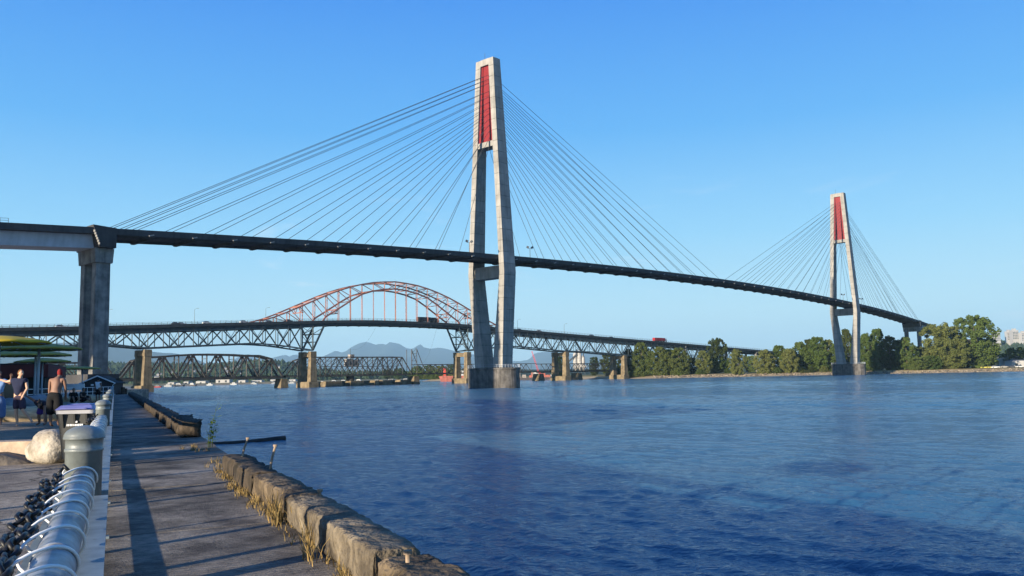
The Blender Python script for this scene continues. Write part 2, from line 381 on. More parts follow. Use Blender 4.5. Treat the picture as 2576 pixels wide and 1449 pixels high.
def make_tower(t0, far):
    rec_top, rec_bot, ledge = 118.6, 89.6, 87.6
    # body of the tower: legs a little inside the cast lifts, top strut, ledge strut, cross beam
    mb = MB()
    for side in (-1, 1):
        zs = [FOOT, 20, KNEE, 70, 100, TOPZ - .3]; base = len(mb.v)
        for z in zs:
            a, b, hd = leg_u(z, side); a += .07; b -= .07; hd -= .07
            mb.v += [SK(t0 - hd, a, z), SK(t0 - hd, b, z), SK(t0 + hd, b, z), SK(t0 + hd, a, z)]
        for i in range(len(zs) - 1):
            for k in range(4):
                q = base + i * 4 + k; w = base + i * 4 + (k + 1) % 4; mb.f.append((q, w, w + 4, q + 4))
        mb.f.append(tuple(base + k for k in (3, 2, 1, 0)))
    tw = wmb('tower', BR, mb, CONC_DK)
    def strut(name, z0, z1, hd_in, parent, m=CONC):
        q = MB(); a0 = leg_u(z0, 1)[0] + .2; a1 = leg_u(z1, 1)[0] + .2; h0 = leg_u(z0, 1)[2] - hd_in; h1 = leg_u(z1, 1)[2] - hd_in
        q.hexa([SK(t0 - h0, -a0, z0), SK(t0 - h0, a0, z0), SK(t0 + h0, a0, z0), SK(t0 + h0, -a0, z0)],
               [SK(t0 - h1, -a1, z1), SK(t0 - h1, a1, z1), SK(t0 + h1, a1, z1), SK(t0 + h1, -a1, z1)])
        return wmb(name, parent, q, m)
    strut('top_strut', rec_top, TOPZ - .02, .02, tw); strut('ledge_strut', ledge, rec_bot, .25, tw); strut('cross_beam', 39.2, 43.6, .9, tw)
    # cast lifts of the two legs, one piece each, joints left open by a hand's width
    for side in (-1, 1):
        z = FOOT
        while z < TOPZ - .5:
            z1 = min(z + 4.1, TOPZ)
            if TOPZ - z1 < 1.5: z1 = TOPZ
            zz = [z + .10, z1 - .10] if not (z < KNEE < z1) else [z + .10, KNEE, z1 - .10]
            bulge_prism(tw, 'leg_segment', t0, lambda h, s=side: leg_u(h, s), zz, CONC)
            z = z1
    # red cladding set back in the slot, both faces, in sheets
    for face in (-1, 1):
        for (k0, k1, back) in ((-1, -.70, .75), (-.655, .9, .95)):
            n = 5
            for i in range(n):
                za = rec_bot + (rec_top - rec_bot) * i / n + .03; zb = rec_bot + (rec_top - rec_bot) * (i + 1) / n - .03
                q = MB(); cs = []
                for zc in (za, zb):
                    a = leg_u(zc, 1)[0] + .05; hd = leg_u(zc, 1)[2]
                    s0 = t0 + face * (hd - back); s1 = t0 + face * (hd - back - .15)
                    cs.append([SK(s0, a * k0, zc), SK(s0, a * k1, zc), SK(s1, a * k1, zc), SK(s1, a * k0, zc)])
                q.hexa(*cs); wmb('red_panel', tw, q, RED)
    # lightning rod, rooftop
    q = MB(); q.tube([SK(t0, -1.5, TOPZ - .3), SK(t0, -1.5, TOPZ + 3.2)], .07, 6); wmb('lightning_rod', tw, q, CABLE)
    # pier in the water: long drum with round ends and a kerb
    q = MB(); R0, c0 = 5.3, 5.4; ring = []
    for k in range(32):
        a = 2 * pi * k / 32; ring.append((R0 * cos(a) + (c0 if cos(a) > 0 else -c0), R0 * sin(a)))
    zs = [(-3, 1), (6.55, 1), (6.6, 1.035), (7.2, 1.035)]
    for z, sc in zs:
        for u, s in ring: q.v.append(SK(t0 + s * sc, u * sc, z))
    for i in range(len(zs) - 1):
        for k in range(32):
            a = i * 32 + k; b = i * 32 + (k + 1) % 32; q.f.append((a, b, b + 32, a + 32))
    q.f.append(tuple(3 * 32 + k for k in range(32)))
    pier = wmb('tower_pier', BR, q, mat('water_stained_concrete', (.13, .12, .11), .9, .5, .5, streak=.5))
    q = MB()
    for i, (u, s) in enumerate(ring):
        p = SK(t0 + s, u, 7.2); q.beam(p, p + V((0, 0, 1.1)), .07)
        u2, s2 = ring[(i + 1) % 32]; p2 = SK(t0 + s2, u2, 7.2)
        for h in (.55, 1.1): q.beam(p + V((0, 0, h)), p2 + V((0, 0, h)), .05)
    wmb('pier_railing', BR, q, MATS['girder_paint'])
    # floodlights on the deck by the tower
    for tt, uu in ((-17, 5.6), (15, 5.6)):
        q = MB(); p = SK(t0 + tt, uu, zdeck(t0 + tt) + .5)
        q.tube([p, p + V((0, 0, 3.4))], .09, 6); q.beam(p + V((-.9, 0, 3.4)), p + V((.9, 0, 3.4)), .1)
        q.box(p + V((-.8, 0, 3.9)), (.9, .6, .7), M.Rotation(.4, 3, 'Y')); q.box(p + V((.8, 0, 3.7)), (.9, .6, .7), M.Rotation(-.5, 3, 'Y'))
        wmb('floodlight', BR, q, CABLE)
    # cables: thirteen on each side in each of two planes
    sgn = 1 if not far else -1       # +1: the river span lies ahead
    main = [23 + 11.4 * i for i in range(13)]
    side = [22 + 11.2 * i for i in range(10)] + [131.5, 134.6, 137.6]
    for lst, s in ((main, sgn), (side, -sgn)):
        for i, a in enumerate(lst):
            zt = 90.6 + 2.05 * i
            if lst is side and i > 9: zt = 90.6 + 2.05 * 10 + 1.6 * (i - 9.4)
            for u in (-1, 1):
                tt = t0 + s * a
                bar('stay_cable', BR, SK(t0 + s * .4, u * 1.35, zt), SK(tt, u * 5.75, zdeck(tt) + .3), .155, .155, CABLE, True)
make_tower(0, False); make_tower(340, True)

def side_pier(t0, zbase, u0, plinth):
    zt = zdeck(t0)
    for u in (-u0, u0):
        q = MB(); a, b = 1.15, 1.65
        q.hexa([SK(t0 - b - .1, u - a, zbase), SK(t0 + b + .1, u - a, zbase), SK(t0 + b + .1, u + a, zbase), SK(t0 - b - .1, u + a, zbase)],
               [SK(t0 - b, u - a, zt - 7.6), SK(t0 + b, u - a, zt - 7.6), SK(t0 + b, u + a, zt - 7.6), SK(t0 - b, u + a, zt - 7.6)])
        wmb('pier_column', BR, q, CONC_DK)
    q = MB()
    q.hexa([SK(t0 - 2.0, -u0 - 1.6, zt - 7.6), SK(t0 + 2.0, -u0 - 1.6, zt - 7.6), SK(t0 + 2.0, u0 + 1.6, zt - 7.6), SK(t0 - 2.0, u0 + 1.6, zt - 7.6)],
           [SK(t0 - 2.2, -u0 - 1.8, zt - 4.2), SK(t0 + 2.2, -u0 - 1.8, zt - 4.2), SK(t0 + 2.2, u0 + 1.8, zt - 4.2), SK(t0 - 2.2, u0 + 1.8, zt - 4.2)])
    wmb('pier_cap', BR, q, CONC_DK)
    q = MB()            # end block of the deck with its pale stepped seam
    q.hexa([SK(t0 - 1.9, -6.6, zt - 4.15), SK(t0 + 2.0, -6.6, zt - 4.15), SK(t0 + 2.0, 6.6, zt - 4.15), SK(t0 - 1.9, 6.6, zt - 4.15)],
           [SK(t0 - 3.4, -6.6, zt + .9), SK(t0 + 2.0, -6.6, zt + .6), SK(t0 + 2.0, 6.6, zt + .6), SK(t0 - 3.4, 6.6, zt + .9)])
    blk = wmb('end_block', BR, q, CONC_DECK)
    q = MB()
    for i in range(6):
        k = i / 6; q.box(SK(t0 - 3.1 + 1.35 * k, 6.68, zt - .6 - 3.4 * k), (.4, .3, .5))
    wmb('bearing_seam', blk, q, CONC)
    if plinth:
        q = MB(); q.box(SK(t0, 0, zbase + 1.9), (1, 1, 1)); q.v = []; q.f = []
        q.hexa([SK(t0 - 3.6, -u0 - 3.2, zbase - .5), SK(t0 + 3.6, -u0 - 3.2, zbase - .5), SK(t0 + 3.6, u0 + 3.2, zbase - .5), SK(t0 - 3.6, u0 + 3.2, zbase - .5)],
               [SK(t0 - 3.6, -u0 - 3.2, 6.7), SK(t0 + 3.6, -u0 - 3.2, 6.7), SK(t0 + 3.6, u0 + 3.2, 6.7), SK(t0 - 3.6, u0 + 3.2, 6.7)])
        wmb('pier_plinth', BR, q, CONC_DECK)
side_pier(-138.5, 2.9, 3.25, True); side_pier(478.5, 1.5, 4.6, False)

# ------------------------------------------------------------------ steel arch bridge
AB = thing('steel_arch_bridge', PA(0, 0, 0), 'old steel truss road bridge with an orange-red arch over its middle span', 'bridge')
DECKZ = [(-300, 24.2), (-153, 29.9), (-107, 31.9), (-30, 35.7), (20, 38.0), (53, 38.6), (90, 38.4), (113, 37.7), (155, 35.6), (306, 29.1), (481, 21.6), (560, 17.5), (640, 13)]
def adk(s): return smooth_tab(DECKZ, s)
BOTZ = [(-300, 17.5), (-180, 20.4), (-107, 23.0), (-90, 21.6), (-68, 22.7), (-35, 24.4), (-20, 23.5), (0, 20.8)]
BOTR = [(112, 20.8), (120, 21.8), (153, 24.4), (185, 22.2), (200, 21.2), (230, 20.6), (264, 18.6), (290, 17.0), (420, 9.8)]
def ab(s): return lerp_tab(BOTZ, s) if s < 60 else lerp_tab(BOTR, s)
UW = 6.2
ts = [-300 + 10 * i for i in range(95)]
v, f = sweep(ts, [(-7.4, -1.3), (7.4, -1.3), (7.4, .25), (7.0, .25), (7.0, -.1), (-7.0, -.1), (-7.0, .25), (-7.4, .25)], adk, PA); wpart('road_deck', AB, v, f, STEEL_DK)
for u in (-UW, UW):                 # longitudinal floor girders
    for s in range(-300, 430, 15):
        bar('floor_girder', AB, PA(s, u, adk(s) - 2.0), PA(s + 15, u, adk(s + 15) - 2.0), .9, 1.2, STEEL_DK)
s = -300
while s < 430:
    bar('floor_beam', AB, PA(s, -6.9, adk(s) - 2.2), PA(s, 6.9, adk(s) - 2.2), .5, 1.2, STEEL_DK); s += 7.5
# railing: posts and rails
for u in (-7.2, 7.2):
    mb = MB(); s = -300
    while s < 640:
        z = adk(s) + .25; mb.beam(PA(s, u, z), PA(s, u, z + 1.15), .12); s += 3.0
    for i in range(94):
        s = -300 + 10 * i
        for h in (.55, 1.15): mb.beam(PA(s, u, adk(s) + .25 + h), PA(s + 10, u, adk(s + 10) + .25 + h), .1)
    wmb('railing', AB, mb, STEEL)
# deck trusses
def truss(nodes, top, bot, place, parent, m, u0, w=.74, first_up=False, vert=.34, sway=True, flip=0):
    for u in (-u0, u0):
        for i in range(len(nodes) - 1):
            a, b = nodes[i], nodes[i + 1]
            bar('top_chord', parent, place(a, u, top(a)), place(b, u, top(b)), w * .8, w, m)
            bar('bottom_chord', parent, place(a, u, bot(a)), place(b, u, bot(b)), w * .8, w, m)
            if (i + flip) % 2 == 0: bar('diagonal', parent, place(a, u, bot(a)), place(b, u, top(b)), w * .6, w * .8, m)
            else: bar('diagonal', parent, place(a, u, top(a)), place(b, u, bot(b)), w * .6, w * .8, m)
        for i, a in enumerate(nodes):
            bar('vertical', parent, place(a, u, bot(a)), place(a, u, top(a)), vert, vert, m)
    if sway:
        for i, a in enumerate(nodes):
            bar('cross_strut', parent, place(a, -u0, bot(a)), place(a, u0, bot(a)), .3, .35, m)
            if i % 2 == 0:
                bar('sway_brace', parent, place(a, -u0, bot(a)), place(a, u0, top(a)), .2, .2, m)
                bar('sway_brace', parent, place(a, u0, bot(a)), place(a, -u0, top(a)), .2, .2, m)
            if i + 1 < len(nodes):
                b = nodes[i + 1]; bar('lateral_brace', parent, place(a, -u0 if i % 2 else u0, bot(a)), place(b, u0 if i % 2 else -u0, bot(b)), .22, .22, m)
atop = lambda s: adk(s) - 3.1
truss([-210 + 7.5 * i for i in range(29)], atop, ab, PA, AB, STEEL, UW)
truss([112 + 7.6 * i for i in range(42)], atop, ab, PA, AB, STEEL, UW)
# legs of the arch below the deck
for s0, sg in ((0, 1), (112, -1)):
    for u in (-UW, UW):
        bar('arch_leg', AB, PA(s0, u, 20.8), PA(s0 + sg * 7.4, u, adk(s0 + sg * 7.4) - 2), .8, .9, STEEL)
        bar('arch_leg', AB, PA(s0, u, 20.8), PA(s0, u, adk(s0) - 2), .7, .7, STEEL)
        bar('diagonal', AB, PA(s0, u, 30), PA(s0 + sg * 4.6, u, 29.6), .3, .3, STEEL)
        bar('diagonal', AB, PA(s0, u, 30), PA(s0 + sg * 7.2, u, 34), .3, .3, STEEL)
    for z in (25.5, 30.0):
        bar('cross_strut', AB, PA(s0, -UW, z), PA(s0, UW, z), .4, .5, STEEL); bar('cross_strut', AB, PA(s0 + sg * (z - 20.8) / 2.1, -UW, z), PA(s0 + sg * (z - 20.8) / 2.1, UW, z), .3, .4, STEEL)
    for a, b in ((21.5, 29.5), (30, 34.5)):
        bar('sway_brace', AB, PA(s0, -UW, a), PA(s0, UW, b), .22, .22, STEEL); bar('sway_brace', AB, PA(s0, UW, a), PA(s0, -UW, b), .22, .22, STEEL)
ARCT = [(-40, 33.6), (-35, 35.4), (-23, 38.9), (-6, 45.9), (10.4, 53.0), (24.5, 57.9), (40.4, 61.5), (56, 62.8)]
ARCB = [(0, 22.0), (7.0, 38.6), (16.5, 44.9), (25.2, 50.2), (34.1, 54.8), (48.5, 57.9), (56, 58.4)]
def at_(s): return smooth_tab(ARCT, s if s <= 56 else 112 - s)
def ab_(s): return smooth_tab(ARCB, s if s <= 56 else 112 - s)
NA = [8 * i for i in range(-4, 19)]          # -32 .. 144
for u in (-UW, UW):
    for a, b in zip(NA, NA[1:]):
        bar('arch_top_chord', AB, PA(a, u, at_(a)), PA(b, u, at_(b)), .65, .75, ORANGE)
        if 8 <= a and b <= 104: bar('arch_rib', AB, PA(a, u, ab_(a)), PA(b, u, ab_(b)), .7, .85, ORANGE)
    for s0, sg in ((0, 1), (112, -1)):
        bar('arch_rib', AB, PA(s0 + sg * 5.6, u, adk(s0) - .5), PA(s0 + sg * 8, u, ab_(s0 + sg * 8)), .7, .85, ORANGE)
    for a in NA:
        lo = ab_(a) if 8 <= a <= 104 else adk(a)
        if at_(a) - lo > 1: bar('arch_post', AB, PA(a, u, lo), PA(a, u, at_(a)), .4, .45, ORANGE)
        if 8 < a < 104: bar('hanger', AB, PA(a, u, adk(a)), PA(a, u, ab_(a)), .36, .3, ORANGE)
    for a, b in zip(NA, NA[1:]):
        if a < 56: p, q = PA(a, u, at_(a)), PA(b, u, ab_(b) if b >= 8 else adk(b))
        else: p, q = PA(b, u, at_(b)), PA(a, u, ab_(a) if a <= 104 else adk(a))
        if (p - q).length < 24 and -24 <= a <= 136: bar('arch_diagonal', AB, p, q, .34, .34, ORANGE)
for a in NA[1:-1]:
    bar('arch_strut', AB, PA(a, -UW, at_(a)), PA(a, UW, at_(a)), .35, .4, ORANGE)
    if 16 <= a <= 96: bar('arch_strut', AB, PA(a, -UW, ab_(a)), PA(a, UW, ab_(a)), .35, .4, ORANGE)
for a, b in zip(NA[2:], NA[3:-2]):
    if at_(a) > adk(a) + 6 and at_(b) > adk(b) + 6:
        bar('arch_lateral', AB, PA(a, -UW, at_(a)), PA(b, UW, at_(b)), .2, .2, ORANGE); bar('arch_lateral', AB, PA(a, UW, at_(a)), PA(b, -UW, at_(b)), .2, .2, ORANGE)
for s0 in (-6, 16, 96, 118):       # portal frames
    zb = adk(s0) + 5.2 if s0 in (-6, 118) else ab_(s0) - 2.4
    zt = at_(s0) if s0 in (-6, 118) else ab_(s0)
    bar('portal', AB, PA(s0, -UW, zb), PA(s0, UW, zb), .4, .5, ORANGE); bar('portal', AB, PA(s0, -UW, zt), PA(s0, UW, zt), .4, .5, ORANGE)
    for i in range(4):
        ua, ub = -UW + i * UW / 2, -UW + (i + 1) * UW / 2
        bar('portal', AB, PA(s0, ua, zb if i % 2 else zt), PA(s0, ub, zt if i % 2 else zb), .3, .3, ORANGE)
# concrete piers
def old_pier(place, parent, s0, ztop, top_w=3.6, base=True, ubase=7.6, u0=5.6):
    if base:
        q = MB(); k = []
        for z, g in ((-3, 0), (2.7, 0), (3.2, -.25)):
            for s, u in ((-3.0 - g, -ubase - g), (3.0 + g, -ubase - g), (3.0 + g, ubase + g), (-3.0 - g, ubase + g)): q.v.append(place(s0 + s, u, z))
        for i in range(2):
            for k in range(4): q.f.append((i * 4 + k, i * 4 + (k + 1) % 4, i * 4 + 4 + (k + 1) % 4, i * 4 + 4 + k))
        q.f.append((8, 9, 10, 11)); wmb('pier_base', parent, q, OLDCONC)
    for u in (-u0, u0):
        q = MB(); zs = [(3.2, 2.05, 1.95), (ztop - 3.4, 1.55, 1.5), (ztop - 3.2, 1.8, 1.75), (ztop - .3, 1.75, 1.7), (ztop, 1.6, 1.55)]
        for z, a, b in zs:
            for s, w in ((-a, -b), (a, -b), (a, b), (-a, b)): q.v.append(place(s0 + s, u + w, z))
        for i in range(len(zs) - 1):
            for k in range(4): q.f.append((i * 4 + k, i * 4 + (k + 1) % 4, i * 4 + 4 + (k + 1) % 4, i * 4 + 4 + k))
        q.f.append(tuple(4 * (len(zs) - 1) + k for k in range(4))); wmb('pier_column', parent, q, OLDCONC)
    q = MB(); q.hexa([place(s0 - 1.5, -u0 + 1.5, ztop - 3.0), place(s0 + 1.5, -u0 + 1.5, ztop - 3.0), place(s0 + 1.5, u0 - 1.5, ztop - 3.0), place(s0 - 1.5, u0 - 1.5, ztop - 3.0)],
           [place(s0 - 1.5, -u0 + 1.5, ztop - .5), place(s0 + 1.5, -u0 + 1.5, ztop - .5), place(s0 + 1.5, u0 - 1.5, ztop - .5), place(s0 - 1.5, u0 - 1.5, ztop - .5)])
    wmb('pier_beam', parent, q, OLDCONC)
for s0, zt in ((-182, 19.6), (-90, 20.8), (0, 20.2), (112, 20.2), (203, 20.6), (267, 18.0)): old_pier(PA, AB, s0, zt)
for s0 in (345, 420, 452, 484, 516, 548): 
    q = MB()
    for u in (-5, 5): q.beam(PA(s0, u, 0), PA(s0, u, adk(s0) - 1.5), 1.6, 1.6)
    q.beam(PA(s0, -7, adk(s0) - 2.1), PA(s0, 7, adk(s0) - 2.1), 1.3, 1.5); wmb('trestle', AB, q, CONC_DK)
for s in range(430, 640, 15):
    for u in (-5, 5): bar('floor_girder', AB, PA(s, u, adk(s) - 2.4), PA(s + 15, u, adk(s + 15) - 2.4), .6, 2.2, STEEL_DK)
# street lamps on the arch bridge
LAMP = mat('lamp_grey', (.12, .13, .14), .5)
lamp_proto = None
def make_lamp(p, label, group):
    t = thing('street_lamp', p, label, 'street lamp', group)
    q = MB(); q.tube([(0, 0, 0), (0, 0, 8.4)], [.13, .08], 6); part('pole', q.mesh(LAMP), t, WM[t.name])
    q = MB(); q.tube([(0, 0, 8.3), (.5, 0, 8.9), (1.6, 0, 9.1)], .06, 6); part('arm', q.mesh(LAMP), t, WM[t.name])
    q = MB(); q.box((1.9, 0, 9.08), (.8, .35, .18)); part('lamp_head', q.mesh(LAMP), t, WM[t.name])
    return t
def copy_tree(o, loc, rz=0, label=None, sc=1):
    Mx = M.Translation(V(loc)) @ M.Rotation(rz, 4, 'Z') @ M.Scale(sc, 4)
    def cp(src, parent, root):
        c = src.copy(); COL.objects.link(c)
        WM[c.name] = Mx
        if parent: c.parent = parent
        else: c.matrix_basis = Mx
        for ch in src.children: cp(ch, c, False)
        return c
    c = cp(o, None, True)
    if label: c['label'] = label
    return c
lps = [PA(s, -7.0, adk(s) - .1) for s in (-158, -105, -62, -22, 168, 215)]
for i, p in enumerate(lps):
    if i == 0: lamp_proto = make_lamp(p, 'slim grey street lamp near the left end of the truss bridge', 'lamps along the truss bridge')
    else: copy_tree(lamp_proto, p, 0, 'slim grey street lamp on the truss bridge ' + ('', 'left of the side pier', 'above the first concrete pier', 'between the first concrete pier and the arch', 'just right of the concrete tower', 'before the fourth concrete pier')[i])

# ------------------------------------------------------------------ railway bridge behind it
RW = thing('railway_bridge', RB(0, 0, 0), 'low dark steel railway bridge with a curved-top truss span and small trusses', 'bridge')
BIGT = [(-91, 6.4), (-84, 16.2), (-70, 18.3), (-54, 19.5), (-38, 19.6), (-22, 19.0), (-6, 17.0), (1, 6.4)]
def rail_truss(nodes, tops, zb, parent, u0, w, m=RAILST):
    n = len(nodes)
    for u in (-u0, u0):
        for i in range(n - 1):
            a, b = nodes[i], nodes[i + 1]
            bar('bottom_chord', parent, RB(a, u, zb), RB(b, u, zb), w, w * 1.4, m)
            bar('top_chord', parent, RB(a, u, tops[i]), RB(b, u, tops[i + 1]), w, w, m)
            if 0 < i < n - 2:
                if i % 2: bar('diagonal', parent, RB(a, u, tops[i]), RB(b, u, zb), w * .75, w * .8, m)
                else: bar('diagonal', parent, RB(a, u, zb), RB(b, u, tops[i + 1]), w * .75, w * .8, m)
        for i in range(1, n - 1): bar('vertical', parent, RB(nodes[i], u, zb), RB(nodes[i], u, tops[i]), w * .55, w * .6, m)
    for i in range(1, n - 1):
        bar('cross_strut', parent, RB(nodes[i], -u0, tops[i]), RB(nodes[i], u0, tops[i]), .35, .4, m)
        if tops[i] - zb > 8: bar('sway_brace', parent, RB(nodes[i], -u0, tops[i] - 2.4), RB(nodes[i], u0, tops[i] - 2.4), .3, .3, m)
    for i in range(n - 1): bar('floor_beam', parent, RB(nodes[i], -u0, zb), RB(nodes[i], u0, zb), .4, .9, m)
nd = [-91, -84] + [-76.2 + 7.8 * i for i in range(10)] + [1]
rail_truss(nd, [smooth_tab(BIGT, s) if -84 < s < -6 else lerp_tab(BIGT, s) for s in nd], 6.2, RW, 3.2, 1.0)
nd = [-152, -146] + [-139 + 7 * i for i in range(6)] + [-98, -93]
rail_truss(nd, [6.4, 14.5] + [15.4] * 6 + [14.5, 6.4], 6.2, RW, 3.2, .7)
nd = [98 + 5.3 * i for i in range(22)]
rail_truss(nd, [13.0] * 22, 6.7, RW, 2.8, .42)
nd = [214.5 + 5.2 * i for i in range(17)]
rail_truss(nd, [12.7] * 17, 6.4, RW, 2.8, .42)
q = MB()
for s in range(-150, 300, 10): q.box((0, 0, 0), (.001,) * 3) if False else q.hexa([RB(s, -2.2, 6.9), RB(s + 10, -2.2, 6.9), RB(s + 10, 2.2, 6.9), RB(s, 2.2, 6.9)], [RB(s, -2.2, 7.25), RB(s + 10, -2.2, 7.25), RB(s + 10, 2.2, 7.25), RB(s, 2.2, 7.25)])
wmb('track_deck', RW, q, STEEL_DK)
def taper_pier(s0, zt, a0, a1, b0, b1, name='rail_pier'):
    q = MB(); q.hexa([RB(s0 - a0, -b0, -3), RB(s0 + a0, -b0, -3), RB(s0 + a0, b0, -3), RB(s0 - a0, b0, -3)],
                     [RB(s0 - a1, -b1, zt), RB(s0 + a1, -b1, zt), RB(s0 + a1, b1, zt), RB(s0 - a1, b1, zt)])
    wmb(name, RW, q, OLDCONC)
for s0 in (-92, 1.7, 97.5, 155, 214, 256, 297): taper_pier(s0, 5.3, 2.9, 1.8, 5.0, 3.8)
for a, b in ((27, 39), (44.4, 55), (62.3, 66), (68, 75), (82, 88.6)):
    q = MB(); q.hexa([RB(a, -7, -3), RB(b, -7, -3), RB(b, 8, -3), RB(a, 8, -3)], [RB(a + .5, -6.5, 3.1), RB(b - .5, -6.5, 3.1), RB(b - .5, 7.5, 3.1), RB(a + .5, 7.5, 3.1)])
    wmb('fender_block', RW, q, OLDCONC)
SW = thing('swing_span', RB(49, 0, 3), 'flat-topped dark truss swing span with a pale machine house at its middle', 'swing bridge')
nd = [3 + 7.6 * i for i in range(13)]
tops = [7.0, 16.0] + [18.1] * 9 + [18.1, 7.0]; tops[-2] = 17.9
rail_truss(nd, tops, 6.4, SW, 3.2, .55)
for u in (-3.2, 3.2):              # mid-height sub-members
    for a, b in zip(nd[1:-2], nd[2:-1]):
        bar('sub_strut', SW, RB(a, u, 12.2), RB(b, u, 12.2), .3, .3, RAILST)
        bar('sub_diagonal', SW, RB((a + b) / 2, u, 6.4), RB(a, u, 12.2), .28, .28, RAILST); bar('sub_diagonal', SW, RB((a + b) / 2, u, 6.4), RB(b, u, 12.2), .28, .28, RAILST)
        bar('sub_vertical', SW, RB((a + b) / 2, u, 6.4), RB((a + b) / 2, u, 18.1), .25, .25, RAILST)
        bar('counter_diagonal', SW, RB(a, u, 12.2), RB(b, u, 18.0), .28, .28, RAILST)
q = MB()
for p, sz in (((47.4, 0, 14.5), (4.2, 4.5, 5.0)), ((51.6, 0, 14.2), (3.4, 4.5, 4.2)), ((49, 0, 18.6), (3, 3, 2.4))):
    b = []; 
    for z in (-.5, .5): b.append([RB(p[0] + i * sz[0] / 2, p[1] + j * sz[1] / 2 + 1.0, p[2] + z * sz[2]) for i, j in ((-1, -1), (1, -1), (1, 1), (-1, 1))])
    q.hexa(*b)
mh = wmb('machine_house', SW, q, mat('weathered_boards', (.30, .27, .24), .9, .5, .8))
for s, z in ((46.6, 13.2), (50.8, 13.2)):
    q = MB(); q.hexa([RB(s, 3.2, z), RB(s + 1.1, 3.2, z), RB(s + 1.1, 3.32, z), RB(s, 3.32, z)], [RB(s, 3.2, z + 2.2), RB(s + 1.1, 3.2, z + 2.2), RB(s + 1.1, 3.32, z + 2.2), RB(s, 3.32, z + 2.2)]); wmb('window', mh, q, STEEL_DK)
q = MB(); q.tube([RB(49, 0, 19.5), RB(49, 0, 23.6)], .12, 6); wmb('mast', SW, q, RAILST)
q = MB(); q.tube([RB(49, 0, 2.9), RB(49, 0, 6)], 2.6, 16); wmb('pivot', SW, q, RAILST)
# signal gantry at the end of the swing span
q = MB()
for u in (-3, 3):
    q.beam(RB(94.5, u, 6.5), RB(94.5, u, 23.2), .35); q.beam(RB(98.5, u, 6.5), RB(98.5, u, 23.6), .35); q.beam(RB(98.5, u, 23.4), RB(103, u, 13.4), .35)
for z in (11, 15.5, 20.3): q.beam(RB(94.5, 3, z), RB(98.5, 3, z), .2); q.beam(RB(98.5, -3, z), RB(98.5, 3, z), .2); q.beam(RB(94.5, 3, z), RB(98.5, 3, z + 4), .15)
wmb('signal_gantry', RW, q, RAILST)
# power line hanging from the arch bridge to the swing span mast
WIRE = mat('wire_black', (.02, .02, .02), .7, .1)
def wire(a, b, sag, label):
    pts = []
    for i in range(17):
        k = i / 16; p = a.lerp(b, k); p.z -= sag * 4 * k * (1 - k); pts.append(p)
    m_ = MB(); m_.tube([p - a for p in pts], .035, 5); o = part('power_line', m_.mesh(WIRE), None, M.Translation(a)); tag(o, label, 'cable')
wire(PA(50, -6, adk(50) - 2.2), RB(49, 0, 23.4), 5, 'thin black power line sagging from the arch deck to the swing span mast')
wire(PA(96, -6, adk(96) - 2.2), RB(103, 3, 13.6), 4, 'thin black power line sagging from the arch deck to the signal gantry')

# ------------------------------------------------------------------ banks, hills, mountains
def bank_mat():
    m = bpy.data.materials.new('bank_ground'); m.use_nodes = True; nt = m.node_tree; N = nt.nodes; L = nt.links; b = N['Principled BSDF']
    b.inputs['Roughness'].default_value = .95; b.inputs['Specular IOR Level'].default_value = .1
    geo = N.new('ShaderNodeNewGeometry'); sp = N.new('ShaderNodeSeparateXYZ'); L.new(geo.outputs['Position'], sp.inputs[0])
    nz = N.new('ShaderNodeTexNoise'); nz.inputs['Scale'].default_value = .12; nz.inputs['Detail'].default_value = 6; L.new(geo.outputs['Position'], nz.inputs['Vector'])
    ad = N.new('ShaderNodeMath'); ad.operation = 'MULTIPLY_ADD'; L.new(nz.outputs['Fac'], ad.inputs[0]); ad.inputs[1].default_value = 2.6; L.new(sp.outputs['Z'], ad.inputs[2])
    mr = N.new('ShaderNodeMapRange'); mr.inputs[1].default_value = 0; mr.inputs[2].default_value = 6; L.new(ad.outputs[0], mr.inputs[0])
    rp = N.new('ShaderNodeValToRGB'); e = rp.color_ramp.elements
    e[0].position = .12; e[0].color = (.10, .08, .06, 1); e[1].position = .9; e[1].color = (.07, .09, .03, 1)
    for p, c in ((.25, (.34, .27, .18, 1)), (.48, (.38, .30, .17, 1)), (.62, (.26, .20, .08, 1)), (.75, (.13, .13, .045, 1))):
        q = rp.color_ramp.elements.new(p); q.color = c
    L.new(mr.outputs[0], rp.inputs[0]); L.new(rp.outputs[0], b.inputs['Base Color'])
    MATS['bank_ground'] = m; return m
BANK = bank_mat()
def strip_terrain(name, pts, rows, m, step=12, wob=.35, seed=0):
    # pts: shoreline left to right as seen from the river, rows: (distance inland, height)
    P = [V((x, y, 0)) for x, y in pts]; line = []
    for a, b in zip(P, P[1:]):
        n = max(1, int((b - a).length / step))
        for i in range(n): line.append(a.lerp(b, i / n))
    line.append(P[-1]); n = len(line); v = []; f = []
    nrm = []
    for i in range(n):
        t = (line[min(i + 3, n - 1)] - line[max(i - 3, 0)]).normalized(); nrm.append(V((-t.y, t.x, 0)))
    for j, (dist, z) in enumerate(rows):
        for i in range(n):
            p = line[i] + nrm[i] * (dist + (mnoise.noise(V((i * .35, j * 3.1, seed))) * min(dist * .4 + 2, 6) if dist < 60 else 0))
            zz = z + (mnoise.noise(V((p.x * .06, p.y * .06, seed + 5))) * wob if 0 < z else 0)
            v.append(V((p.x, p.y, zz)))
    for j in range(len(rows) - 1):
        for i in range(n - 1):
            a = j * n + i; f.append((a, a + 1, a + 1 + n, a + n))
    o = part(name, mesh_of(v, f, m, True)); tag(o, kind='structure'); return o
